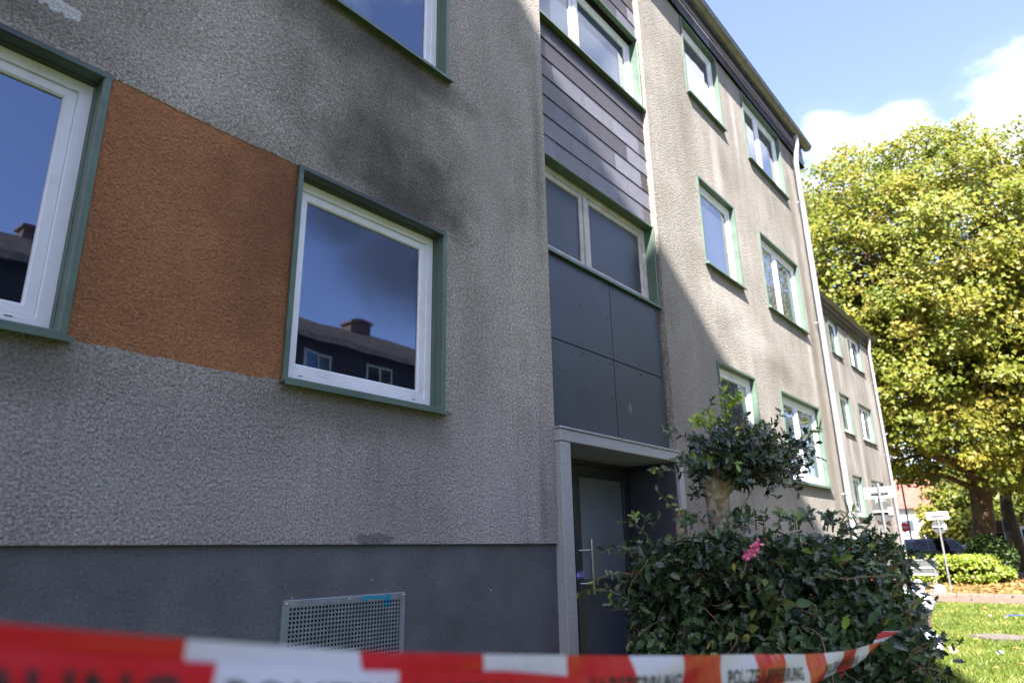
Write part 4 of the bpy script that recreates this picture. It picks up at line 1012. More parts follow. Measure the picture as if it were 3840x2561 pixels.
# ------------------------------------------------------------------ lawn: blades of grass, soil, manhole, scraps
def grass(name, n, xr, yr, hmin, hmax, ok, tlo=0.2, thi=0.7):
    x = rng.uniform(xr[0], xr[1], n*2); y = rng.uniform(yr[0], yr[1], n*2); keep = np.array([ok(a_, b_) for a_, b_ in zip(x, y)]); x, y = x[keep][:n], y[keep][:n]; n = len(x)
    h = rng.uniform(hmin, hmax, n); a_ = rng.uniform(0, 2*np.pi, n); w = 0.0035 + 0.0003*x; lean = rng.normal(0, .45, (n, 2))*h[:, None]
    dx, dy = np.cos(a_)*w, np.sin(a_)*w; z0 = np.zeros(n)
    V = np.stack([np.stack([x-dx, y-dy, z0], 1), np.stack([x+dx, y+dy, z0], 1), np.stack([x+dx*.7+lean[:,0]*.45, y+dy*.7+lean[:,1]*.45, h*.6], 1), np.stack([x+lean[:,0], y+lean[:,1], h], 1)], 1)
    Fc = np.array([(0,1,2),(0,2,3)])[None] + (np.arange(n)*4)[:, None, None]
    pt = np.array([0.5+0.5*hn(p*0.8, q*1.1) for p, q in zip(x, y)])
    me = fast_mesh(name, V.reshape(-1,3), Fc.reshape(-1,3), np.repeat(np.clip(tlo+(thi-tlo)*pt + rng.normal(0,.15,n),0,1), 4)); return link(name, me, M['grass'])
M['grass'] = leafmat('grass_blade', (0.075, 0.115, 0.016), (0.150, 0.200, 0.030), (0.33, 0.31, 0.11), 0.5, 0.4, 0.35)
soilp = [v for v in [(9.8,-3.9),(10.9,-2.9),(12.0,-3.1),(12.7,-3.9),(12.4,-5.2),(10.6,-6.5),(8.8,-5.5)]]
MH = (15.62, -1.72)
def lawn_ok(x, y):
    if in_poly(x, y, path_poly): return False
    if (x-MH[0])**2 + (y-MH[1])**2 < 0.52**2: return False
    if in_poly(x, y, soilp): return False
    if x > 27: return rng.random() < 0.15
    if y > -0.3 and x < 14: return False
    return True
tag(grass('grass', 52000, (8.6, 20.0), (-6.0, 0.4), 0.03, 0.085, lawn_ok), kind='stuff')
tag(grass('grass', 26000, (20.0, 29.0), (-6.5, 2.4), 0.03, 0.08, lawn_ok), kind='stuff')
mh = thing('manhole', 'round grey concrete manhole cover set in the sunny lawn', 'manhole', (MH[0], MH[1], 0))
def disc(m, cx, cy, r0, z0, z1, seg=40): m.prism([(cx+r0*math.cos(2*math.pi*k/seg), cy+r0*math.sin(2*math.pi*k/seg)) for k in range(seg)], lambda u, v, k: (u, v, (z0, z1)[k])); return m
disc(MB(), MH[0], MH[1], 0.50, 0, 0.030).build('rim', simple('manhole_rim', (0.085,0.072,0.062), 0.85, 0.2, 0, 0.25), mh); disc(MB(), MH[0], MH[1], 0.40, 0.0305, 0.040).build('cover', simple('manhole_cover', (0.125,0.108,0.097), 0.8, 0.2, 0, 0.2, 14, 0.003, 60), mh)
white = simple('white_plastic', (0.36, 0.355, 0.41), 0.35, 0.5, 0, 0.06)
def scrap(name, label, cat, c, n, r, mat):
    m = MB(); c = Vector(c)
    for i in range(n):
        u = Vector(rng.normal(0, 1, 3)).normalized(); w_ = u.cross(Vector(rng.normal(0, 1, 3))).normalized(); o_ = Vector(rng.normal(0, r*0.5, 3)); o_.z = abs(o_.z)*0.5
        k = [c+o_+u*r*a_+w_*r*b_*0.7 for a_, b_ in ((-1,-.8),(0.1,-1),(1,-.6),(.9,.7),(0,1),(-.9,.6))]; q = c+o_+u.cross(w_)*r*0.3; q.z = max(q.z, 0.01)
        for v in k: v.z = max(v.z, 0.006)
        m.add([q]+k, [(0,1+j,1+(j+1)%6) for j in range(6)])
    return tag(m.build(name, mat), label, cat)
scrap('paper_scrap', 'crumpled white and blue paper scrap lying in the lawn in front of the manhole', 'litter', (13.25,-1.95,0.05), 4, 0.036, simple('pale_blue_paper', (0.30,0.36,0.50), 0.6))
scrap('paper_scrap', 'small white scrap on the lawn beside the blue stick', 'litter', (19.6,-1.45,0.04), 3, 0.035, simple('greyish_paper', (0.33,0.33,0.32), 0.8))
scrap('dry_leaf', 'curled pinkish brown dry leaf lying on the near lawn', 'leaf', (13.0,-1.35,0.05), 4, 0.05, simple('dry_leaf', (0.42,0.25,0.16), 0.8))
scrap('paper_scrap', 'pale pink scrap on the lawn left of the blue stick', 'litter', (19.6,-1.12,0.05), 3, 0.035, simple('pinkish_paper', (0.30,0.20,0.17), 0.7))
tag(MB().obox((20.05,-1.58,0.05), (0.02,-0.17,0.004), (0.015,0.002,0), (0,0,0.012)).build('plastic_stick', simple('blue_plastic', (0.02,0.07,0.34), 0.4), bevel=0.004), 'blue plastic stick lying on the far lawn near the path', 'stick')

# white carrier bags dumped behind the end of the hedge
def bag(name, label, c, r, handles, grp=None):
    t_ = thing(name, label, 'bag', (c[0], c[1], 0), 'white carrier bags behind the hedge'); m = MB(); m.sphere((0,0,0), 1, 22, 14)
    out = []
    for v in m.v:
        q = Vector(v); k = 1 + 0.13*math.sin(q.x*7+q.z*5+c[2]*9) + 0.10*math.sin(q.y*9-q.z*8) + 0.06*math.sin(q.x*17+q.y*13+q.z*11); kk = 1.0 if q.z < 0.3 else 1.0-0.45*(q.z-0.3)
        out.append((c[0]+q.x*r[0]*k*kk, c[1]+q.y*r[1]*k*kk, c[2]+q.z*r[2]*k))
    m.v = out; m.build('sack', white, t_)
    if handles:
        for s_ in (-1, 1):
            h0 = Vector((c[0], c[1]+s_*r[1]*0.42, c[2]+r[2]*0.8))
            pts = [h0+Vector((0, -s_*0.02, 0)), h0+Vector((0, -s_*0.01, 0.13)), h0+Vector((0, -s_*0.05, 0.20)), h0+Vector((0, -s_*0.09, 0.20)), h0+Vector((0, -s_*0.11, 0.12)), h0+Vector((0, -s_*0.10, 0.0))]
            hb = MB(); hb.tube(pts, [0.03,0.022,0.02,0.02,0.022,0.03], 8); hb.build('handle', white, t_)
    return t_
b1 = Q = None
def QX(px, py, X):
    d = P(px, py, 1.0) - CAM; return CAM + d*(X/d.x)
q = QX(3455, 2262, 12.6); bag('carrier_bag', 'white plastic carrier bag with upright handles on top of the pile', (q.x, q.y, q.z), (0.16,0.17,0.17), True)
q = QX(3462, 2335, 12.4); bag('carrier_bag', 'bulging white plastic bag lowest in the pile beside the hedge end', (q.x, q.y, 0.20), (0.17,0.20,0.20), False)
q = QX(3400, 2250, 13.4); bag('carrier_bag', 'crumpled white plastic bag glimpsed through the hedge leaves', (q.x, q.y, q.z), (0.15,0.22,0.19), False)
for m_ in (1,):
    tb_ = thing('wooden_crate', 'low wooden crate holding up the white bags behind the hedge', 'crate', (12.9, -1.0, 0))
    q = QX(3440, 2300, 12.9); MB().box(q.x-.05, q.x+0.45, q.y-.10, q.y+0.35, 0.0, q.z-0.02).build('box', simple('weathered_wood', (0.16,0.11,0.07), 0.8), tb_)
q = QX(3525, 2222, 27.3); sk = thing('sack', 'white rounded sack standing at the kerb beside the sign post', 'sack', (q.x, q.y, 0))
m = MB(); m.sphere((q.x, q.y, 0.17), 0.2, 16, 10, sc3=(0.8,1,1)); m.build('sack_body', white, sk)
fk = thing('garden_fork', 'thin steel garden fork leaning on the white sack', 'garden fork', (q.x-0.4, q.y+0.1, 0)); m = MB()
for i in range(4): m.tube([(q.x-0.30, q.y+0.28-0.09*i, 0.42), (q.x-0.33, q.y+0.24-0.085*i, 0.2), (q.x-0.36, q.y+0.17-0.06*i, 0.06)], 0.008, 6)
m.tube([(q.x-0.30, q.y+0.28, 0.42),(q.x-0.30, q.y+0.01, 0.42)], 0.010, 6); m.build('tines', M['steel'], fk); MB().tube([(q.x-0.36,q.y+.08,0.06),(q.x-0.5,q.y-.05,0.02),(q.x-0.8,q.y-.3,0.02)], 0.016, 8).build('shaft', M['twig'], fk)

# ------------------------------------------------------------------ traffic signs seen from behind
M['signback'] = simple('sign_back_aluminium', (0.085,0.087,0.09), 0.5, 0.5, 0.2, 0.05); M['signwhite'] = simple('sign_back_bright', (0.74,0.75,0.76), 0.45, 0.5, 0.1, 0.04); M['galv'] = simple('galvanised_post', (0.20,0.205,0.21), 0.45, 0.5, 0.4, 0.1)
def sign(label, base, top, rw, rh, zr, dr, zd, nm='traffic_sign', tilt=0.0):
    t_ = thing(nm, label, 'traffic sign', (base.x, base.y, 0), 'traffic signs seen from behind')
    MB().tube([(base.x, base.y, 0), (top.x, top.y, top.z)], 0.032, 12).build('post', M['galv'], t_)
    yv = Vector((0.18, 1, 0)).normalized()*rw/2; ax = Vector((yv.y, -yv.x, 0)).normalized()
    c = Vector((base.x+0.045, base.y, zr)); MB().obox(c, yv, ax*0.003, (0, 0, rh/2)).build('sign_board', M['signwhite'], t_, 0.002)
    MB().obox(c-Vector((0.035,0,0)), yv*0.55, ax*0.02, (0,0,0.018)).build('clamp_bar', M['galv'], t_)
    m = MB(); pr = [(dr*math.cos(2*math.pi*k/36), dr*math.sin(2*math.pi*k/36)) for k in range(36)]; c2 = Vector((base.x+0.045, base.y, zd)); yn = yv.normalized()
    m.prism(pr, lambda u, v, k: tuple(c2+yn*u+Vector((0,0,v))+ax*0.003*k)); m.build('round_sign', M['signback'], t_)
    MB().obox(c2-Vector((0.035,0,0)), yn*dr*0.85, ax*0.02, (0,0,0.018)).build('clamp_bar', M['signwhite'], t_)
    MB().obox(c2-Vector((0.02,0,0))-yn*dr*0.75, yn*0.045, ax*0.01, (0,0,0.085)).build('sticker', M['signwhite'], t_)
    return t_
q = QX(3342, 2110, 18.3); sign('taller grey signpost with white board and grey disc in front of the far block', Vector((q.x, q.y, 0)), Vector((q.x, q.y, 1.6+0.0768*18.5)), 0.72, 0.25, 2.80, 0.24, 2.37)
q = QX(3568, 2216, 29.9); sign('thin signpost with white board and grey disc standing beyond the paved path', Vector((q.x, q.y, 0)), Vector((q.x, q.y, 2.74)), 0.74, 0.27, 2.62, 0.25, 2.23)
# grey board on legs
q0 = QX(3383, 2100, 30.5); q1 = QX(3508, 2100, 30.5); bd = thing('notice_board', 'grey back of a low wide notice board on thin legs in front of the hedge', 'notice board', ((q0.x+q1.x)/2, (q0.y+q1.y)/2, 0))
MB().box(30.5, 30.53, q1.y, q0.y, 0.55, 1.10).build('panel', M['signback'], bd)
for z in (0.56, 1.09, 0.80): MB().box(30.47, 30.499, q1.y, q0.y, z-0.015, z+0.015).build('rail', M['signwhite'], bd)
for y in (q1.y+0.08, q0.y-0.08): MB().tube([(30.44, y, 0), (30.44, y, 1.25)], 0.03, 10).build('leg', M['galv'], bd)
# red and white barrier board
q = QX(3300, 2118, 15.0); bb = thing('barrier_board', 'small red and white barrier board glimpsed behind the hedge', 'barrier', (q.x, q.y, 0)); red = simple('signal_red', (0.62,0.02,0.015), 0.4)
MB().box(q.x, q.x+0.02, q.y-0.22, q.y+0.22, 0.98, 1.18).build('panel', white, bb)
for i in range(4):
    y = q.y-0.20+0.115*i; m = MB(); m.prism([(y, 0.982), (y+0.06, 0.982), (y+0.025, 1.178), (y-0.035+0.02, 1.178)], lambda u, v, k: (q.x-0.001-0.003*k, u, v)); m.build('stripe', red, bb)
for y in (q.y-0.18, q.y+0.18): MB().tube([(q.x+0.04, y, 0), (q.x+0.04, y, 1.15)], 0.015, 8).build('leg', M['galv'], bb)
# no-entry sign and lamp post
q = QX(3412, 1990, 60.0); lp = thing('lamp_post', 'slim dark green lamp post in front of the white house', 'lamp post', (60, q.y, 0)); MB().tube([(60, q.y, 0), (60, q.y, 6.2)], [0.09, 0.06], 10).build('post', simple('dark_green_paint', (0.02,0.05,0.035), 0.5), lp)
MB().box(59.6, 60.3, q.y-.12, q.y+.12, 6.15, 6.3).build('lamp_head', M['galv'], lp)
q = QX(3391, 1977, 58.0); ne = thing('no_entry_sign', 'round red no entry sign with white bar', 'traffic sign', (58, q.y, 0))
m = MB(); m.prism([(0.33*math.cos(2*math.pi*k/30), 0.33*math.sin(2*math.pi*k/30)) for k in range(30)], lambda u, v, k: (58-0.01*k, q.y+u, q.z+v)); m.build('disc', red, ne); MB().box(57.975, 57.989, q.y-0.24, q.y+0.24, q.z-0.055, q.z+0.055).build('white_bar', white, ne); MB().tube([(58.05,q.y,0),(58.05,q.y,q.z+.3)], 0.03, 8).build('post', M['galv'], ne)
q = QX(3762, 1975, 45.0); ds = thing('traffic_sign', 'dark square sign board on a pale post between the two tree trunks', 'traffic sign', (45, q.y, 0)); MB().box(45.04, 45.07, q.y-0.42, q.y+0.50, q.z-0.33, q.z+0.33).build('sign_board', simple('dark_board', (0.02,0.022,0.025), 0.5), ds); MB().tube([(45,q.y,0),(45,q.y,q.z+.42)], 0.035, 8).build('post', M['galv'], ds)
for z in (-.28, .28): MB().box(44.99, 45.03, q.y-0.3, q.y+0.3, q.z+z-.015, q.z+z+.015).build('clamp_bar', M['galv'], ds)

# ------------------------------------------------------------------ cars, house and trees in the distance
def vehicle(name, label, c, yaw, L_, W_, Hh_, paint, van=False):
    t_ = thing(name, label, 'car' if not van else 'van', (c[0], c[1], 0)); cs, sn = math.cos(yaw), math.sin(yaw)
    def W3(x, y, z): return (c[0]+x*cs-y*sn, c[1]+x*sn+y*cs, z)
    low = [(-.5,.28),(-.5,.52),(-.485,.60),(.30,.60),(.47,.50),(.5,.40),(.5,.2),(.40,.17),(-.42,.17)] if not van else [(-.5,.2),(-.5,.6),(.36,.6),(.48,.5),(.5,.2)]
    cab = [(-.485,.60),(-.455,.90),(-.42,.975),(-.30,1.0),(.02,1.0),(.10,.97),(.28,.60)] if not van else [(-.5,.60),(-.49,.97),(-.46,1.0),(.22,1.0),(.29,.97),(.42,.60)]
    def ext(poly, w0, w1, mat, nm, par):
        m = MB(); n = len(poly); vs = []
        for s_ in (-1, 1):
            for u, v in poly:
                k = (v-0.55)/0.45; w_ = W_/2*(w0 + (w1-w0)*max(0, min(1, k))); vs.append(W3(u*L_, s_*w_, v*Hh_))
        m.add(vs, [tuple(range(n))[::-1], tuple(range(n, 2*n))] + [(i, (i+1) % n, n+(i+1) % n, n+i) for i in range(n)]); return m.build(nm, mat, par, 0.03)
    body = ext(low, 1, 1, paint, 'body', t_); ext(cab, 0.98, 0.80, paint, 'cabin', t_)
    gl = M['car_glass']
    for s_ in (-1, 1):
        m = MB(); segs = [(-.46,-.30),(-.28,-.06),(-.04,.20)] if not van else [(-.40,-.15),(-.12,.10),(.13,.33)]
        for a_, b_ in segs:
            top = .93; vs = []
            for u, v in ((a_, .64), (b_, .64), (b_-(0.09 if b_ > .15 else 0), top), (a_+(0.02 if a_ < -.4 else 0), top)):
                k = (v-0.55)/0.45; vs.append(W3(u*L_, s_*(W_/2*(0.98-0.18*k)+0.012), v*Hh_))
            m.add(vs, [(0,1,2,3)])
        m.build('side_window', gl, t_)
    m = MB(); xr = -.505*L_; m.add([W3(-.483*L_-.02, -W_*.40, .64*Hh_), W3(-.483*L_-.02, W_*.40, .64*Hh_), W3(-.458*L_-.02, W_*.36, .90*Hh_), W3(-.458*L_-.02, -W_*.36, .90*Hh_)], [(0,1,2,3)]); m.build('rear_window', gl, t_)
    m = MB(); m.add([W3(.285*L_+.02, -W_*.40, .61*Hh_), W3(.285*L_+.02, W_*.40, .61*Hh_), W3(.11*L_+.02, W_*.34, .96*Hh_), W3(.11*L_+.02, -W_*.34, .96*Hh_)], [(0,1,2,3)]); m.build('windscreen', gl, t_)
    for s_ in (-1, 1):
        for x in (-.31, .31):
            m = MB(); m.tube([W3(x*L_, s_*(W_/2-.2), .33), W3(x*L_, s_*(W_/2+.01), .33)], .33, 20); w_ = m.build('wheel', M['black'], t_); MB().tube([W3(x*L_, s_*(W_/2), .33), W3(x*L_, s_*(W_/2+.02), .33)], .2, 16).build('rim', M['steel'], w_)
        m = MB(); a = Vector(W3(-.503*L_, s_*W_*.42, .50*Hh_)); m.obox(a, Vector(W3(1,0,0))*0, (0,0,0), (0,0,0)) if False else None
        m.sphere(a, .13, 10, 6, sc3=(.6, .8, 1.1)); m.build('tail_light', simple('tail_light_red', (0.5,0.01,0.01), 0.25), t_)
        m = MB(); m.sphere(W3(.22*L_, s_*(W_/2+.14), .64*Hh_), .13, 10, 6, sc3=(.7,1,.8)); m.build('mirror', paint, t_)
    return t_
q = QX(3520, 2040, 53.0); vehicle('parked_car', 'black people carrier with roof rails parked behind the yellow green hedge', (53, q.y), R(-42), 4.9, 1.9, 2.02, simple('black_car_paint', (0.012,0.013,0.018), 0.12, 0.6))
q = QX(3625, 2040, 62.0); vehicle('parked_car', 'white car half hidden behind the big tree trunk', (62, q.y), R(-80), 4.4, 1.8, 1.55, simple('white_car_paint', (0.7,0.7,0.7), 0.2, 0.5))
q = QX(3835, 2040, 60.0); vehicle('parked_van', 'white van with dark window band parked beyond the second trunk', (60, q.y-1.0), R(-95), 6.0, 2.1, 2.7, simple('white_van_paint', (0.66,0.66,0.66), 0.25, 0.5), True)
q = QX(3470, 2000, 84.0); hs_ = thing('house', 'white rendered house with red tiled roof behind the trees', 'house', (88, q.y+4, 0))
wr = simple('white_render', (0.72,0.72,0.70), 0.9, 0.2, 0, 0.06); rr2 = simple('red_tiles', (0.20,0.085,0.065), 0.8, 0.2, 0, 0.25, 2)
hy = q.y+1.5; MB().box(84, 94, hy-9, hy+9, 0, 5.4).build('wall', wr, hs_); MB().prism([(83.4,5.3),(89,8.8),(94.6,5.3)], lambda u, v, k: (u, (hy-9.5, hy+9.5)[k], v)).build('roof', rr2, hs_)
for i in range(5):
    w_ = MB().box(83.94, 84.02, hy-7.5+3.4*i, hy-6.2+3.4*i, 2.9, 4.2).build('window', M['pvc'], hs_); MB().box(83.92, 83.935, hy-7.4+3.4*i, hy-6.3+3.4*i, 3.0, 4.1).build('pane', M['glass'], w_)
q = QX(3900, 2000, 90.0); hs2 = thing('house', 'pale far house with orange red roof at the edge of the view', 'house', (96, q.y-4, 0)); MB().box(92, 100, q.y-14, q.y+7, 0, 4.6).build('wall', wr, hs2); MB().prism([(91.4,4.5),(96,7.4),(100.6,4.5)], lambda u, v, k: (u, (q.y-14.5, q.y+7.5)[k], v)).build('roof', rr2, hs2)

def tree(name, label, base, trunk, limbs, cen, rad, nclump, per, lsz, clr, mat, T, barkm, tint=(0.45, 0.2), shell=0.72, ybias=0.0, group=None, lowcut=0.25, avoid=None):
    t_ = thing(name, label, 'tree', base, group)
    tr = MB(); tr.tube(trunk[0], trunk[1], 14)
    tr.build('trunk', barkm, t_)
    tips = []
    for pts, r_ in limbs:
        m = MB(); m.tube(pts, [r_*(1-0.8*k/(len(pts)-1)) for k in range(len(pts))], 9, caps=False); lim = m.build('limb', barkm, t_)
        tips += [Vector(p) for p in pts[1:]]
    cen = np.array(cen, float); rad = np.array(rad, float)
    pos = []
    while len(pos) < nclump:
        d = rng.normal(0, 1, 3); d /= np.linalg.norm(d); k = shell + (1-shell)*rng.random() if rng.random() < 0.8 else rng.random()*shell
        b = 1.0 + 0.075*hn(d[0]*5.1+d[2]*3, d[1]*5.3-d[2]*2.7, 1, cen[0]) ; q_ = cen + d*rad*k*b
        if d[2] < -0.35 and rng.random() > lowcut: continue
        if avoid and avoid(q_): continue
        pos.append(q_)
    pos = np.array(pos); bm_ = MB()
    for q_ in pos[rng.random(len(pos)) < 0.22]:
        if tips:
            tp = min(tips, key=lambda w_: (w_-Vector(q_)).length); qv = Vector(q_)
            if (tp-qv).length < 7: bm_.tube([tp, tp.lerp(qv, 0.5)+Vector((0,0,0.15)), qv], [0.06, 0.035, 0.012], 5, caps=False)
    tag(bm_.build('branches', barkm, t_), kind='stuff')
    n = nclump*per; c_i = np.repeat(np.arange(nclump), per); off = rng.normal(0, 1, (n, 3)); off /= np.linalg.norm(off, axis=1)[:, None]
    rr_ = rng.random(n)**0.5*np.repeat(rng.uniform(clr[0], clr[1], nclump), per); off *= rr_[:, None]; off[:, 2] *= 0.6
    lp_ = pos[c_i] + off; out = (lp_-cen)/rad; out /= np.linalg.norm(out, axis=1)[:, None]; nr = out*0.7 + np.array([-0.25, -0.15, 0.55])*0.9
    tn = np.clip(np.repeat(rng.normal(tint[0], tint[1], nclump), per) + rng.normal(0, .16, n), 0, 1)
    leaves('crown', T, lp_, nr, rng.uniform(0.7, 1.25, n)*lsz, tn, mat, t_, 0.55, 0.5)
    return t_
tb0 = QX(3690, 2050, 40.6); tb0 = Vector((40.6, tb0.y, 0))
fork = QX(3668, 1800, 40.6)
L1 = lambda *a: [tuple(QX(*v)) for v in a]
PLANE5 = (np.array([(0,0,-.02),(.30,.52,.10),(.62,.22,.02),(1.05,0,-.08),(.62,-.22,.02),(.30,-.52,.10)], np.float32), np.array([(0,2,1),(0,3,2),(0,4,3),(0,5,4)], np.int32))
tree('plane_tree', 'huge yellow green plane tree with mottled brown trunk beyond the yard', tuple(tb0),
     ([tb0, tb0+Vector((0,0,1.2)), QX(3688,1950,40.6), QX(3678,1860,40.6), fork, fork+Vector((0,0.1,1.2))], [0.62,0.52,0.47,0.46,0.45,0.30]),
     [(L1((3668,1810,40.6),(3590,1740,39.5),(3470,1700,38),(3380,1640,37),(3260,1560,36)), 0.26), (L1((3668,1800,40.6),(3620,1700,40),(3500,1560,38.5),(3425,1400,37.5),(3390,1240,37),(3350,1050,37)), 0.26),
      (L1((3672,1790,40.6),(3700,1600,41),(3690,1300,41),(3720,900,41)), 0.30), (L1((3680,1800,40.6),(3760,1680,40),(3900,1500,39),(4050,1200,39)), 0.24), (L1((3668,1840,40.6),(3560,1790,39),(3450,1770,37.5),(3350,1740,36.5)), 0.16),
      (L1((3690,1600,41),(3560,1300,42),(3450,900,42)), 0.18)],
     (40.0, 2.2, 12.3), (9.3, 12.5, 10.6), 3500, 62, 0.195, (0.6, 1.25), M['plane'], PLANE5, M['bark'], (0.54, 0.22), 0.70, lowcut=0.5, avoid=lambda q_: (q_[0] < 31.6 and q_[1] > 1.5) or q_[2] < 3.4 or (q_[0] < 42.5 and -1.2 < q_[1]-q_[0]*0.02 < 2.0 and q_[2] < 4.8) or (q_[1] < 0.8 and q_[2] < 4.0) or (q_[1] > 1.2 and (q_[2] < 4.6 or (q_[2] < 6.5 and rng.random() < 0.25))))
t2 = QX(3835, 2110, 52.0); t2 = Vector((52.0, t2.y, 0))
tree('plane_tree', 'darker second plane tree with leaning trunk right of the big one', tuple(t2),
     ([t2, QX(3815,2060,52), QX(3795,1980,52), QX(3775,1900,52), QX(3765,1800,52)], [0.50,0.42,0.38,0.34,0.28]),
     [(L1((3775,1850,52),(3740,1700,52),(3700,1500,52)), 0.2), (L1((3775,1850,52),(3850,1700,52),(3950,1500,52)), 0.2)],
     (53, t2.y-1.0, 12.8), (7.5, 9.5, 8.2), 900, 55, 0.30, (0.8, 1.4), M['plane'], T_tri(), M['bark'], (0.45, 0.18), 0.6, lowcut=0.4)
for (px, X, h_, r_, lab, tn) in ((3598, 76, 6.8, 3.1, 'sunlit yellow green bushy tree behind the black car', 0.75), (3760, 76, 9.0, 5.0, 'green bushy tree beyond the white van', 0.35), (3450, 98, 12.0, 6.0, 'far tree rising behind the white house', 0.4), (3900, 84, 14, 7.0, 'broad far tree at the right edge', 0.35), (3640, 100, 12, 7.0, 'far tree filling the gap behind the big trunk', 0.45)):
    q = QX(px, 2030, X); b = Vector((X, q.y, 0))
    tree('bushy_tree', lab, tuple(b), ([b, b+Vector((0,0,h_*0.45))], [0.22, 0.14]), [([b+Vector((0,0,h_*.3)), b+Vector((0,r_*.4,h_*.6))], 0.1), ([b+Vector((0,0,h_*.3)), b+Vector((0,-r_*.4,h_*.6))], 0.1)],
         (X, q.y, h_*0.55), (r_, r_, h_*0.46), 240, 42, 0.36, (0.6, 1.2), M['plane'], T_tri(), M['bark'], (tn, 0.15), 0.5, lowcut=1.0, group='trees beyond the road')
# out of frame to the right, mirrored in the right hand panes
b = Vector((39, -17, 0)); tree('bushy_tree', 'green tree across the yard mirrored in the panes', tuple(b), ([b, b+Vector((0,0,5))], [0.3,0.2]), [([b+Vector((0,0,4)), b+Vector((1,2,7))], 0.14)], (39,-17,9), (7.5,7.5,8), 700, 50, 0.38, (0.8,1.4), M['plane'], T_tri(), M['bark'], (0.5,0.15), 0.6, lowcut=1.0)

def bush(name, label, cx, cy, rx, ry, h, n, lsz, mat, tint, shape='box', cat='hedge'):
    t_ = thing(name, label, cat, (cx, cy, 0)); pos, nr = [], []
    m = MB(); m.sphere((cx, cy, h*0.42), 1.0, 18, 12, sc3=(rx*0.80, ry*0.80, h*0.46)); m.build('inner_growth', M['inner'], t_)
    d = rng.normal(0, 1, (n, 3)); d /= np.linalg.norm(d, axis=1)[:, None]; d[:, 2] = np.abs(d[:, 2])*rng.choice([1, 1, 1, -0.8], n)
    if shape == 'box': e = np.sign(d)*np.abs(d)**0.45; e /= np.maximum(np.abs(e).max(1), 1e-6)[:, None]; e = d*0.35 + e*0.68
    else: e = d
    k = 1 - rng.exponential(0.06, n); w_ = np.array([1+0.07*hn(a*4, b*4+c*3, 1, cx) for a, b, c in d])
    p = np.stack([cx+e[:,0]*rx*k*w_, cy+e[:,1]*ry*k*w_, h*0.5+e[:,2]*h*0.5*k*w_], 1); p[:, 2] = np.maximum(p[:, 2], 0.03)
    leaves('foliage', T_quad(), p, d*0.8+np.array([-.2,-.1,.5]), rng.uniform(.7,1.3,n)*lsz, np.clip(rng.normal(tint, .2, n), 0, 1), mat, t_, 0.6, 0.3); return t_
a = QX(3462, 2170, 35.5); b = QX(3665, 2170, 35.5)
bush('hedge', 'low sunlit yellow green hedge in front of the black car', 36.8, (a.y+b.y)/2, 1.9, abs(a.y-b.y)/2+0.6, 1.12, 9000, 0.13, M['privet'], 0.55)
a = QX(3700, 2180, 37.5); bush('shrub', 'low sunlit shrub tapering down beside the dark clipped bush', 37.6, a.y, 1.6, 1.1, 0.75, 3500, 0.13, M['privet'], 0.5, 'round', 'shrub')
a = QX(3722, 2100, 40.0); bush('shrub', 'dark green rounded clipped bush at the foot of the plane tree', 39.6, a.y, 1.15, 1.02, 1.98, 7000, 0.12, M['darkhedge'], 0.5, 'round', 'shrub')
a = QX(3420, 2055, 47.0); bush('shrub', 'dark low shrub beside the far block', 47.0, a.y+0.5, 1.2, 1.6, 1.35, 2600, 0.14, M['darkhedge'], 0.2, 'round', 'shrub')
# fallen leaves under the plane tree
n = 6500; x = rng.uniform(27.6, 45, n); y = rng.uniform(-10, 2.3, n)
leaves('fallen_leaves', T_tri(), np.stack([x, y, np.full(n, 0.02)], 1), np.tile((0,0,1.0), (n,1)), rng.uniform(.08,.17,n), rng.uniform(0,1,n), leafmat('fallen_leaf', (0.17,0.085,0.03), (0.30,0.16,0.05), (0.42,0.30,0.10), 0.7, 0.1, 0.2), None, 0.25, 0)
n = 260; x = rng.uniform(10, 27, n); y = rng.uniform(-6, 1.5, n)
leaves('fallen_leaves', T_tri(), np.stack([x, y, np.full(n, 0.06)], 1), np.tile((0,0,1.0), (n,1)), rng.uniform(.05,.11,n), rng.uniform(0,1,n), bpy.data.materials['fallen_leaf'], None, 0.3, 0)

# ------------------------------------------------------------------ police barrier tape across the foreground
SC = 0.72
line = [(0.19,0.87,-0.048),(0.30,0.88,-0.068),(0.45,0.89,-0.094),(0.73,0.90,-0.139),(1.01,0.91,-0.174),(1.29,0.92,-0.208),(1.57,0.93,-0.242),(1.85,0.94,-0.273),(2.13,0.95,-0.303),(2.41,0.96,-0.334),(2.69,0.97,-0.365),(2.97,0.98,-0.397),(3.25,0.99,-0.425),(3.53,1.0,-0.447),(3.81,1.01,-0.466),(4.09,1.02,-0.481),(4.37,1.03,-0.491),(4.65,1.04,-0.494),(4.95,1.05,-0.495)]
line = [(-0.40,0.85,0.05)] + line
knots = [Vector((a*SC, -3.45+b*SC, 1.6+c*SC)) for a, b, c in line]
xs_ = np.array([k.x for k in knots]); ys_ = np.array([k.y for k in knots]); zs_ = np.array([k.z for k in knots])
ST = 0.28*SC
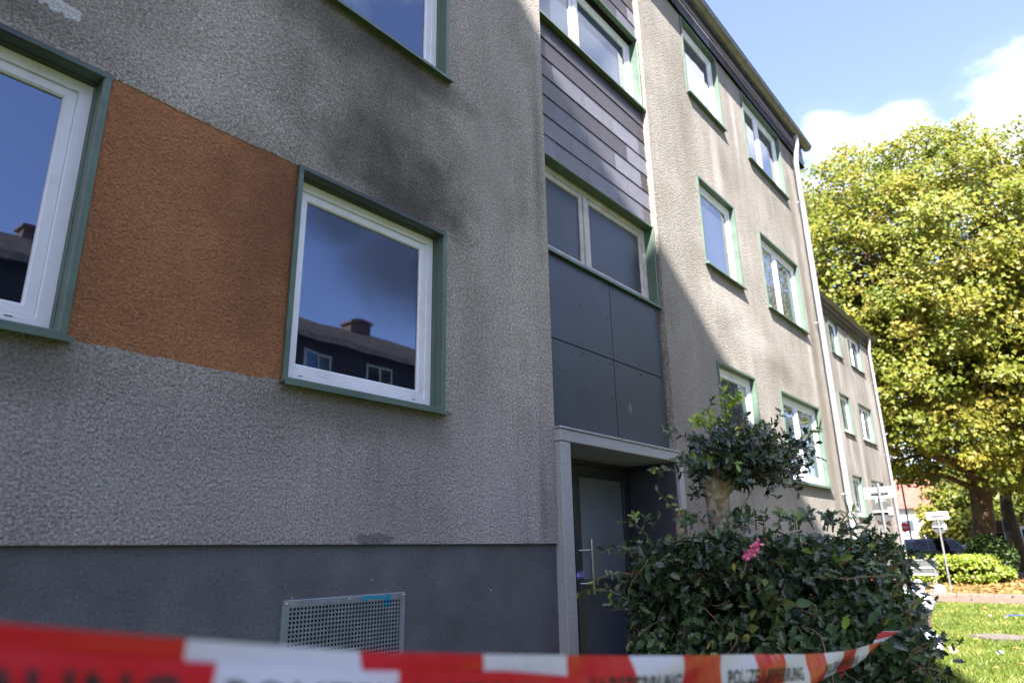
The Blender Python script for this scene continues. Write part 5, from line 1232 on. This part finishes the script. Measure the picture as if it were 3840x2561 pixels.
def tape_pt(u, w, layer=0):
    """u = stripes counted from the first boundary, w = metres below the top edge"""
    x = (0.45+0.28*u)*SC; y = float(np.interp(x, xs_, ys_)); z = float(np.interp(x, xs_, zs_))
    tw = max(0.0, (u-9.0)/6.5); ang = R(6 + 76*min(1, tw)**1.5) + (0.10*math.sin(u*1.3))
    curl = 0.006*math.sin(w/0.075*math.pi) + 0.0007*math.sin(u*11+w*50) + 0.0004*math.sin(u*23-w*60)
    if layer == 0: return Vector((x, y - curl + w*math.sin(ang)*0.95 + 0.004*math.sin(u*2.1+w*60), z - w*math.cos(ang)))
    sh = 0.013 + max(0.0, (u+3.5))*0.0012 + max(0.0, u-2.2)*0.010
    return Vector((x, y - 0.012 - curl, z - sh - w))
def strip_mesh(u0, u1, layer, W_=0.075, slant=0.0):
    m = MB(); n = max(2, int(abs(u1-u0)*18)); nw = 8; vs = []
    for i in range(n+1):
        for j in range(nw+1):
            w = W_*j/nw; u = u0+(u1-u0)*i/n - slant*w/W_; vs.append(tape_pt(u, w, layer))
    m.add(vs, [(i*(nw+1)+j, (i+1)*(nw+1)+j, (i+1)*(nw+1)+j+1, i*(nw+1)+j+1) for i in range(n) for j in range(nw)], 0, True); return m
def tapem(name, c):
    t = NT(name); t.done(c, 0.33, 0.5); tr = t.n.new('ShaderNodeBsdfTranslucent'); t.inp(tr.inputs[0], c); ms = t.n.new('ShaderNodeMixShader'); ms.inputs[0].default_value = 0.3
    t.l.new(t.b.outputs[0], ms.inputs[1]); t.l.new(tr.outputs[0], ms.inputs[2]); t.l.new(ms.outputs[0], t.out.inputs[0]); return t.m
tw_, tr_ = tapem('tape_white', (0.70, 0.71, 0.80)), tapem('tape_red', (0.60, 0.016, 0.022)); ink = simple('tape_ink', (0.012,0.011,0.012), 0.5)
tape = thing('barrier_tape', 'red and white police barrier tape stretched across the foreground', 'barrier tape', (0.3, -2.8, 1.5))
for u in range(-4, 17):
    strip_mesh(u, min(u+1, 16.2), 0).build('white_band' if u % 2 == 0 else 'red_band', tw_ if u % 2 == 0 else tr_, tape)
for (u0, u1, mt, nm) in ((-3.9, 0.12, tr_, 'red_band'), (0.12, 1.22, tw_, 'white_band'), (1.22, 3.2, tr_, 'red_band')):
    strip_mesh(u0, u1, 1, slant=0.10).build(nm, mt, tape)
def lettering(text, u0, u1, w0, cap, layer=0):
    c = bpy.data.curves.new('lettering', 'FONT'); c.body = text; c.size = 1; c.space_character = 1.12; c.offset = 0.022; c.resolution_u = 3
    o = bpy.data.objects.new('tmp', c); COL.objects.link(o); dg = bpy.context.evaluated_depsgraph_get(); dg.update()
    me = bpy.data.meshes.new_from_object(o.evaluated_get(dg)); bpy.data.objects.remove(o)
    co = np.array([v.co[:] for v in me.vertices]); mx = co[:, 0].max(); my = co[:, 1].max()
    for v in me.vertices:
        p = tape_pt(u0 + (u1-u0)*v.co.x/mx, w0 + cap*(1-v.co.y/my), layer); v.co = p + Vector((-0.2, -1, 0)).normalized()*0.0016
    return link('lettering', me, ink, tape)
for (a, b) in ((2.45, 4.95), (6.15, 8.75), (9.9, 12.3)): lettering('POLIZEIABSPERRUNG', a, b, 0.031, 0.032)
lettering('POLIZEIABSPERRUNG', -2.75, -0.05, 0.011, 0.034, 1); lettering('POLIZEIABSPERRUNG', 0.15, 2.75, 0.013, 0.034, 1)
